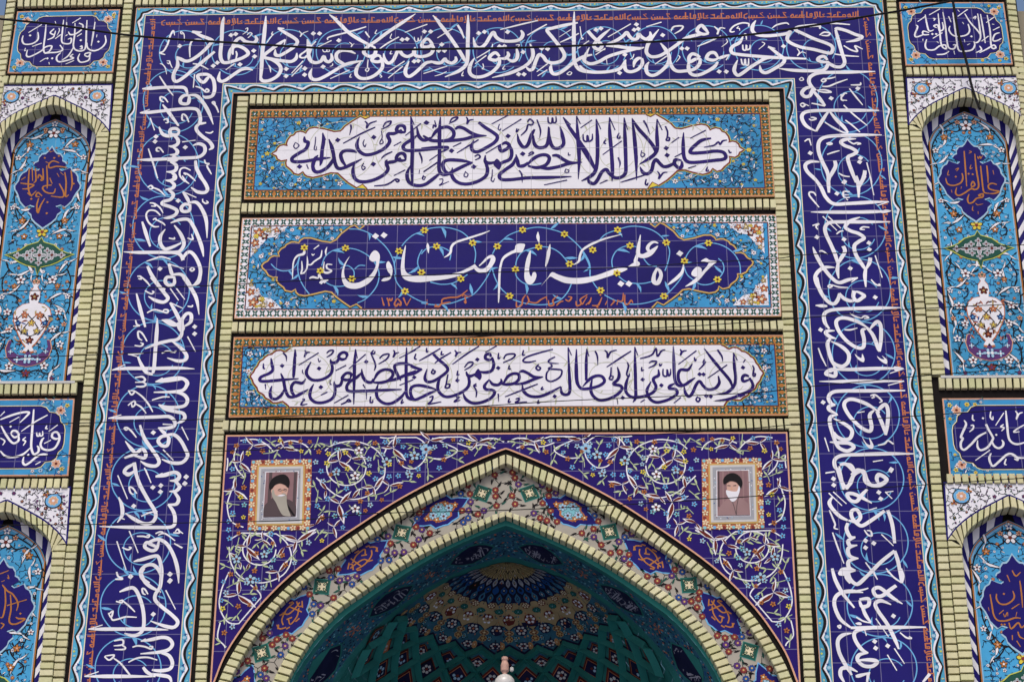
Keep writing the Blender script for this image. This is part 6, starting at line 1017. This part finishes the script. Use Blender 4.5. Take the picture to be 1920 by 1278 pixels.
NOUT = [(102.5, 179.4), (138, 196), (166, 210.5), (189, 228), (204, 246)]
NIN = [(104, 196.7), (120, 202), (135, 209), (163, 226), (176.5, 243), (180, 264)]
NPN = [(104, 222.7), (121, 230), (138, 240), (159, 257), (169.5, 278)]
NRP = [(104, 216), (121, 222.5), (138, 231.5), (161.5, 250), (173, 274)]
def fixn(c, cx): c = list(c); c[0] = (cx, c[0][1]); return c
zl = W(100, 716)[1]; mk('niche_turquoise', (.06, .31, .56), grid=(cN+.02, W(90, 344, .1)[1], .4, .4), grout=(.20, .40, .55), gw=.006, var=.2)
def niche(m, dz, txt, label):
    X = (lambda x: 2*XC-x) if m else (lambda x: x)
    c0 = fixn(half(NOUT, -.014), cN); c1 = fixn(half(NIN, -.014), cN)
    c0 = c0+[(c0[-1][0], zl)]; c1 = c1+[(c1[-1][0], zl)]
    # equal travel for the jamb bricks: split arch and jamb
    t = thing('arched_niche', label, 'niche', (X(cN), 0, zl-dz), 'arched niches in the side bays')
    T = lambda p, h: (X(2*cN-p[0] if h else p[0]), p[1]-dz)
    zsp = c0[-2][1]
    for h in (0, 1):
        A = Art(); o_ = [T(p, h) for p in c0[:-1]]; i_ = [T(p, h) for p in c1[:-1]]; i_[-1] = (i_[-1][0], o_[-1][1])
        arch_bricks(A, o_, i_, .0485, -.014, .1); jq = [T((c1[-1][0], zsp), h), T((c0[-1][0], zsp), h), T((c0[-1][0], zl), h), T((c1[-1][0], zl), h)]
        jq = Quad(*jq) if jq[0][0] < jq[1][0] else Quad(jq[1], jq[0], jq[3], jq[2])
        bricks(A, jq, .0485, 'v', -.014, .1); A.build('brick_ring', t)
        A = Art(); o2 = resample([T(p, h) for p in c0[:-1]], 40)+[T(c0[-1], h)]; i2 = resample([T(p, h) for p in c1[:-1]], 40); i2[-1] = (i2[-1][0], o2[-2][1]); i2 += [T(c1[-1], h)]; strip(A, o2, i2, M['joint'], .0125, .0125)
        A.build('ring_backing', t)
    # white spandrel panel around the arch head
    w_ = [(cN, W(104, 160)[1]), (W(210.5, 159.5)[0], W(104, 160)[1]), (W(205.5, 247)[0], W(205, 247)[1]-.0)]+fixn(half(NOUT, 0), cN)[::-1]
    A = B_ = Art()
    for h in (0, 1):
        pw = [T(p, h) for p in w_]; A.poly(pw, M['white'], 1); A.line([pw[0], pw[1], pw[2]]+pw[3:], .014, M['purple'] if 0 else M['navy'], 2)
        q = T(W(182, 180.5), h); s = (-1 if h else 1)*(-1 if m else 1)
        for r, mt, l in ((.064, 'black', 6), (.056, 'sky', 7)):
            B_.poly([(q[0]+s*r*1.1, q[1]+r*.95)]+[(q[0]+s*r*.9*math.cos(a), q[1]+r*.82*math.sin(a)) for a in [1.2-k*.42 for k in range(14)]]+[(q[0]-s*r*1.05, q[1]-r*.9)]*0, M[mt], l)
        B_.flower(q, .030, M['salmon'], M['white'], M['cream'], 8, 8); B_.flower((q[0]+s*.05, q[1]-.045), .022, M['orange'], M['red'], None, 3, 7); B_.flower((q[0]-s*.05, q[1]+.04), .022, M['orange'], M['red'], None, 3, 7)
    reg = [(p[0], p[1]-dz) for p in [(w_[0][0], w_[0][1]-.012), (w_[1][0]-.016, w_[1][1]-.012), (w_[2][0]-.012, w_[2][1]+.05)]+[(p[0], p[1]+.012) for p in w_[3:]]]
    if m: reg = mir(reg)
    flora(B_, reg, 34, 3, 'black', size=.022, mirror=X(cN), leaf=['black', 'green', 'purple', 'black'], pal=[('purple', 'red', 'black'), ('darkred', 'salmon', 'black'), ('green', 'orange', 'black')])
    A.build('white_field', t)
    # tile picture at the back of the niche
    pn = fixn(half(NPN, .1), cN); pn = pn+[(pn[-1][0], W(100, 716, .1)[1])]
    A = Art(.104); full = [T(p, 0) for p in pn]+[T(p, 1) for p in pn][::-1]; A.poly(full, M['niche_turquoise'], 0)
    bk = fixn(half(NIN, .108), cN); bk = [(p[0]+.05, p[1]+.06) for p in bk]; bk[0] = (cN, bk[0][1]); bk = bk+[(bk[-1][0], zl)]
    A.add3([(p[0], .109, p[1]) for p in [T(p, 0) for p in bk]+[T(p, 1) for p in bk][::-1]], [tuple(range(2*len(bk)))], M['joint'])
    for h in (0, 1):
        e = [T((p[0]-.006, p[1]-.006), h) for p in pn]; A.line(e, .009, M['orange'], 1); A.line([T((p[0]-.015, p[1]-.016), h) for p in pn], .005, M['paleblue'], 1); A.line([T((p[0]+.006, p[1]+.006), h) for p in pn], .016, M['joint'], 1)
    TP = A
    # blue and white slanting stripes on the inner moulding round the picture
    ro = fixn(half([(104, 190), (124, 196), (145, 204), (174, 224), (189, 248), (195, 272)], .095), cN); ro = ro+[(ro[-1][0], zl)]
    ri = fixn(half([(104, 221), (121, 228.5), (138, 238.5), (160, 256), (171.5, 277)], .095), cN); ri = ri+[(ri[-1][0], zl)]
    for h in (0, 1):
        A = Art(.095); ns = 400; po, pi_ = resample([T(p, h) for p in ro], ns), resample([T(p, h) for p in ri], ns)
        Lm = sum(math.dist(pi_[i], pi_[i-1]) for i in range(1, ns+1)); st = max(2, round(.060/Lm*ns)); sh = round(.045/Lm*ns)
        for i in range(0, ns, st):
            a, b = i, min(ns, i+st); c_, d_2 = min(ns, a+sh), min(ns, b+sh)
            V3 = [(po[a][0], .086, po[a][1]), (po[b][0], .086, po[b][1]), (pi_[d_2][0], .100, pi_[d_2][1]), (pi_[c_][0], .100, pi_[c_][1])]
            A.add3(V3, [(0, 1, 2, 3)], M['white'] if (i//st) % 2 else M['navy'])
        A.build('striped_moulding', t)
    A = Art(); x0, x1 = T((c1[-1][0], 0), 0)[0], T((c1[-1][0], 0), 1)[0]; box(A, min(x0, x1)-.03, max(x0, x1)+.03, -.018, .108, zl-dz-.017, zl-dz, M['marble']); A.build('ledge', t)
    # ---- the drawing: medallion, cartouche, vase, crescent; all mirrored about the niche axis
    def Q(pts, ox, oy, sc): return [W(ox+x/sc, oy+y/sc, .104) for x, y in pts]
    def both_(A, pts, mat, lay):
        for h in (0, 1): A.poly([T(p, h) for p in pts], M[mat], lay)
    def shape(A, pts, mat, lay):
        p = list(pts); p[0] = (cN, p[0][1]); p[-1] = (cN, p[-1][1]); A.poly([T(q, 0) for q in p]+[T(q, 1) for q in p][::-1][1:-1], M[mat], lay)
    med = [W(1740+x/5.6, 260+y/5.6, .104) for x, y in [(418, 18), (455, 70), (480, 90), (518, 95), (550, 130), (555, 165), (592, 182), (607, 205), (572, 226), (540, 248), (572, 268), (620, 250), (657, 233), (682, 270), (722, 290), (752, 330), (762, 370), (802, 420), (800, 452), (772, 500), (757, 540), (747, 580), (712, 622), (688, 645), (640, 622), (588, 640), (645, 668), (662, 690), (627, 722), (620, 762), (585, 802), (540, 837), (520, 864)]]
    med = [(2*cN-p[0], p[1]) for p in mir(med)]
    def grow(p, k): 
        cz = sum(q[1] for q in p)/len(p); return [(cN+(q[0]-cN)*k, cz+(q[1]-cz)*k) for q in p]
    A = Art(.104); shape(A, grow(med, 1.05), 'paleblue', 7); shape(A, med, 'navy', 8); A.build('medallion', t)
    if txt:
        A = Art(.104); script(A, txt, M['orange'], 10, 4, 3.0, 1.9, 2.4, d=.104); A.build('calligraphy', t)
    gm = Q([(238, -8), (262, 18), (320, 35), (352, 62), (390, 78), (432, 88), (385, 105), (340, 132), (300, 148), (245, 160), (215, 205)], 0, 450, 3.2)
    A = Art(.104); shape(A, grow(gm, 1.10), 'lime', 7); shape(A, grow(gm, 1.03), 'black', 8); shape(A, gm, 'green', 9)
    for dx, dzv, r in ((0, 0, .040), (.085, .0, .034), (.15, 0, .024), (.05, .035, .022), (.05, -.035, .022), (0, .06, .022), (0, -.06, .022)):
        for h in ((0, 1) if dx else (0,)):
            p = T((cN+dx, sum(q[1] for q in gm)/len(gm)+dzv), h); A.flower(p, r, M['grey'], M['darkred'], M['white'], 4, 10, 0)
    A.build('green_cartouche', t)
    vs_ = Q([(208, 232), (222, 250), (240, 262), (225, 285), (240, 310), (240, 345), (228, 380), (268, 388), (296, 412), (305, 445), (298, 485), (275, 530), (245, 575), (215, 615), (190, 640), (205, 665), (160, 672)], 0, 450, 3.2)
    A = Art(.104); shape(A, grow(vs_, 1.05), 'rust', 7); shape(A, vs_, 'white', 8)
    cv = W(185/3.2, 450+500/3.2, .104)[1]
    for h in (0, 1):
        for dx, dzv, r, m1, m2 in ((.05, .06, .03, 'rust', 'salmon'), (.09, .0, .026, 'deepblue', 'sky'), (.04, -.06, .028, 'tan', 'yellow'), (.0, -.13, .032, 'darkred', 'rust'), (0, .20, .034, 'darkred', 'tan'), (0, .32, .03, 'salmon', 'green'), (.0, .0, .03, 'gold', 'yellow')):
            if dx == 0 and h: continue
            A.flower(T((cN+dx, cv+dzv), h), r*.82, M[m1], M[m2], M['black'], 5, 9, .3)
        A.line([T((cN+a, cv+b), h) for a, b in ((.0, -.1), (.07, -.06), (.10, .02), (.05, .07), (.0, .03), (-.05, -.04))], .007, M['black'], 9, smooth=5)
        for k in range(26):
            dx, dz2 = random.uniform(.01, .17), random.uniform(-.16, .13)
            q = (cN+dx*(1-abs(dz2)*2.5), cv+dz2); A.leaf(T(q, h), random.random()*6, .035, M[random.choice(['black', 'rust', 'tan', 'darkred', 'deepblue'])], 9, .5, .4)
    A.build('vase', t)
    cr_ = Q([(150, 760), (200, 752), (250, 735), (290, 700), (308, 650), (300, 605), (280, 600), (288, 640), (268, 668), (225, 690), (190, 690), (158, 655)], 0, 450, 3.2)
    A = Art(.104); shape(A, grow(cr_, 1.04), 'salmon', 7); shape(A, cr_, 'purple', 8)
    for h in (0, 1):
        for x, y, r in ((152, 715, .034), (225, 718, .024), (275, 670, .018)): A.flower(T(W(x/3.2, 450+y/3.2, .104), h), r, M['paleblue'], M['white'], M['navy'], 4, 9, 0)
    A.build('crescent', t)
    A = TP
    vines = [((300, 252), (350, 268), (420, 310), (465, 380), (470, 440), (445, 500), (440, 545)), ((300, 290), (340, 320), (390, 312), (420, 330)), ((430, 580), (424, 640), (395, 700), (350, 745), (320, 775), (345, 812), (385, 840), (372, 880)), ((405, 700), (370, 760), (300, 770), (265, 800))]
    v2 = [((430, 130), (395, 180), (340, 215), (290, 235), (240, 215)), ((400, 170), (425, 240), (400, 310), (340, 330), (300, 350), (310, 380)), ((420, 330), (415, 400), (385, 450), (340, 440), (360, 480)), ((395, 500), (375, 560), (330, 590), (330, 640), (350, 700), (330, 770), (280, 800), (220, 780), (160, 800)), ((350, 540), (310, 560), (300, 520))]
    for L_, oy, sc in ((vines, 150, 2.89), (v2, 450, 3.2)):
        for v in L_:
            pts = Q(v, 0, oy, sc)
            for h in (0, 1): A.line([T(p, h) for p in pts], .009, M['black'], 2, smooth=6)
            for k, p in enumerate(crom(pts, 3)):
                if k % 2 == 0: 
                    a = random.random()*6; 
                    for h in (0, 1): A.leaf(T(p, h), a if not (h ^ m) else math.pi-a, .038, M['black'], 2, .45, .3)
    regN = [(q[0]-.03 if q[0] > cN+.05 else q[0], q[1]-.03) for q in pn]; regN = [(p[0], p[1]-dz) for p in regN]; regN = (mir(regN) if m else regN)+[(X(cN), pn[-1][1]-dz)]
    flora(A, regN, 170, 1, 'black', size=.022, mirror=X(cN), leaf=['black', 'deepblue', 'black'], pal=[('white', 'darkred', 'black'), ('orange', 'salmon', 'red'), ('white', 'deepblue', 'black')])
    for x, y, oy, sc in ((412, 318, 150, 2.89), (415, 395, 150, 2.89), (438, 490, 150, 2.89), (420, 590, 150, 2.89), (378, 700, 150, 2.89), (362, 810, 150, 2.89), (350, 210, 450, 3.2), (375, 320, 450, 3.2), (390, 440, 450, 3.2), (370, 555, 450, 3.2), (320, 775, 450, 3.2), (255, 205, 450, 3.2), (410, 130, 450, 3.2)):
        p = W(x/sc, oy+y/sc, .104); a = random.uniform(1.2, 4.8)
        for h in (0, 1):
            aa = a if not (h ^ m) else math.pi-a
            for d_a, L in ((0, .105), (2.6, .06)): A.leaf(T(p, h), aa+d_a, L, M['black'], 3, .46, .75); A.leaf(T(p, h), aa+d_a, L*.86, M['white'], 4, .34, .75)
    for x, y, oy, sc, m1, m2, r in ((292, 290, 150, 2.89, 'white', 'darkred', .055), (295, 240, 150, 2.89, 'white', 'deepblue', .032), (408, 350, 150, 2.89, 'orange', 'salmon', .032), (452, 420, 150, 2.89, 'white', 'darkred', .030), (420, 690, 150, 2.89, 'white', 'red', .026), (352, 762, 150, 2.89, 'orange', 'salmon', .032), (322, 848, 150, 2.89, 'orange', 'white', .03), (222, 825, 150, 2.89, 'yellow', 'red', .05), (340, 270, 150, 2.89, 'salmon', 'red', .024), (315, 240, 450, 3.2, 'white', 'darkred', .042), (345, 275, 450, 3.2, 'orange', 'salmon', .026), (352, 430, 450, 3.2, 'white', 'red', .036), (315, 535, 450, 3.2, 'white', 'darkred', .034), (360, 625, 450, 3.2, 'white', 'deepblue', .034), (265, 755, 450, 3.2, 'white', 'darkred', .038), (140, 800, 450, 3.2, 'red', 'purple', .036), (405, 340, 450, 3.2, 'white', 'deepblue', .026), (385, 505, 450, 3.2, 'salmon', 'red', .024), (310, 830, 450, 3.2, 'purple', 'red', .02)):
        p = W(x/sc, oy+y/sc, .104)
        for h in (0, 1):
            if abs(p[0]-cN) < .03:
                if h: continue
                p = (cN, p[1])
            A.flower(T(p, h), r*.78, M[m1], M[m2], M['black'], 5, 5, 1.57)
    A.build('tile_picture', t)
niche(0, 0, T_MUL, 'arched niche with navy medallion and vase drawing, upper one left of the great band')
niche(1, 0, T_MUR, 'arched niche with navy medallion and vase drawing, upper one right of the great band')
niche(0, zdz, T_MLL, 'arched niche at the lower left, only its head and right jamb in view')
niche(1, zdz, T_MLR, 'arched niche at the lower right, only its head and left jamb in view')

# ================================================================ cables strung in front of the wall
def cable(name, label, pts, d, r, group=None):
    p3 = [(W(x, y, d)[0], d, W(x, y, d)[1]) for x, y in pts]; p3 = crom(p3, 8); A = Art(); n = 8; V3 = []; N = len(p3)
    for i, p in enumerate(p3):
        a, b = Vector(p3[max(0, i-1)]), Vector(p3[min(N-1, i+1)]); t = (b-a).normalized(); u = t.cross(Vector((0, 1, 0))).normalized(); v = t.cross(u)
        V3 += [tuple(Vector(p)+u*r*math.cos(2*math.pi*k/n)+v*r*math.sin(2*math.pi*k/n)) for k in range(n)]
    A.add3(V3, [(i*n+k, i*n+(k+1) % n, (i+1)*n+(k+1) % n, (i+1)*n+k) for i in range(N-1) for k in range(n)], M['wire'])
    o = A.build(name); tag(o, label, 'cable', group)
cable('overhead_cable', 'thick black cable sagging across the top calligraphic band', [(-60, 28), (0, 36), (100, 46), (214, 63), (300, 71.7), (460, 82), (620, 91.5), (720, 93.5), (820, 92.3), (980, 89.5), (1140, 83.5), (1280, 75), (1400, 66), (1520, 49), (1640, 28.5), (1690, 20), (1785, 2), (1850, -12)], -.35, .0075)
cable('electric_cable', 'dark cord dropping from the top over the right upper plaque', [(1783, -10), (1787, 4), (1796, 60), (1806, 95), (1813, 120), (1821, 158), (1832, 192), (1838, 205)], -.12, .0095)
WG = 'thin wires stretched across the portal'
for lb, pts in (('thin dark wire crossing the navy middle panel', [(-40, 547), (0, 546), (220, 541), (400, 535), (640, 522), (800, 515.5), (945, 510), (1110, 504), (1343, 491), (1461, 484), (1515, 477), (1750, 467), (1960, 457)]),
                ('thin dark wire crossing the foot of the lowest white script panel', [(-40, 799), (0, 797), (400, 785), (700, 773), (900, 761), (1080, 750), (1400, 736.7), (1482, 728), (1616, 715), (1751, 702.5), (1960, 687)]),
                ('thin dark wire along the brick course under the navy middle panel', [(-40, 674), (0, 672), (417, 655), (640, 645), (1044, 623), (1280, 612), (1482, 598), (1684, 581), (1960, 567)]),
                ('thin dark wire crossing both portraits', [(-40, 986), (0, 984), (200, 982), (420, 978), (560, 974.5), (700, 962), (943, 956), (1178, 945), (1280, 939), (1482, 925), (1751, 907), (1960, 893)]),
                ('thin dark wire just above the spandrel', [(-40, 858), (0, 856), (417, 845), (700, 835), (1280, 811), (1515, 793.5), (1751, 777), (1960, 763)])):
    cable('stretched_wire', lb, pts, -.25, .0030, WG)
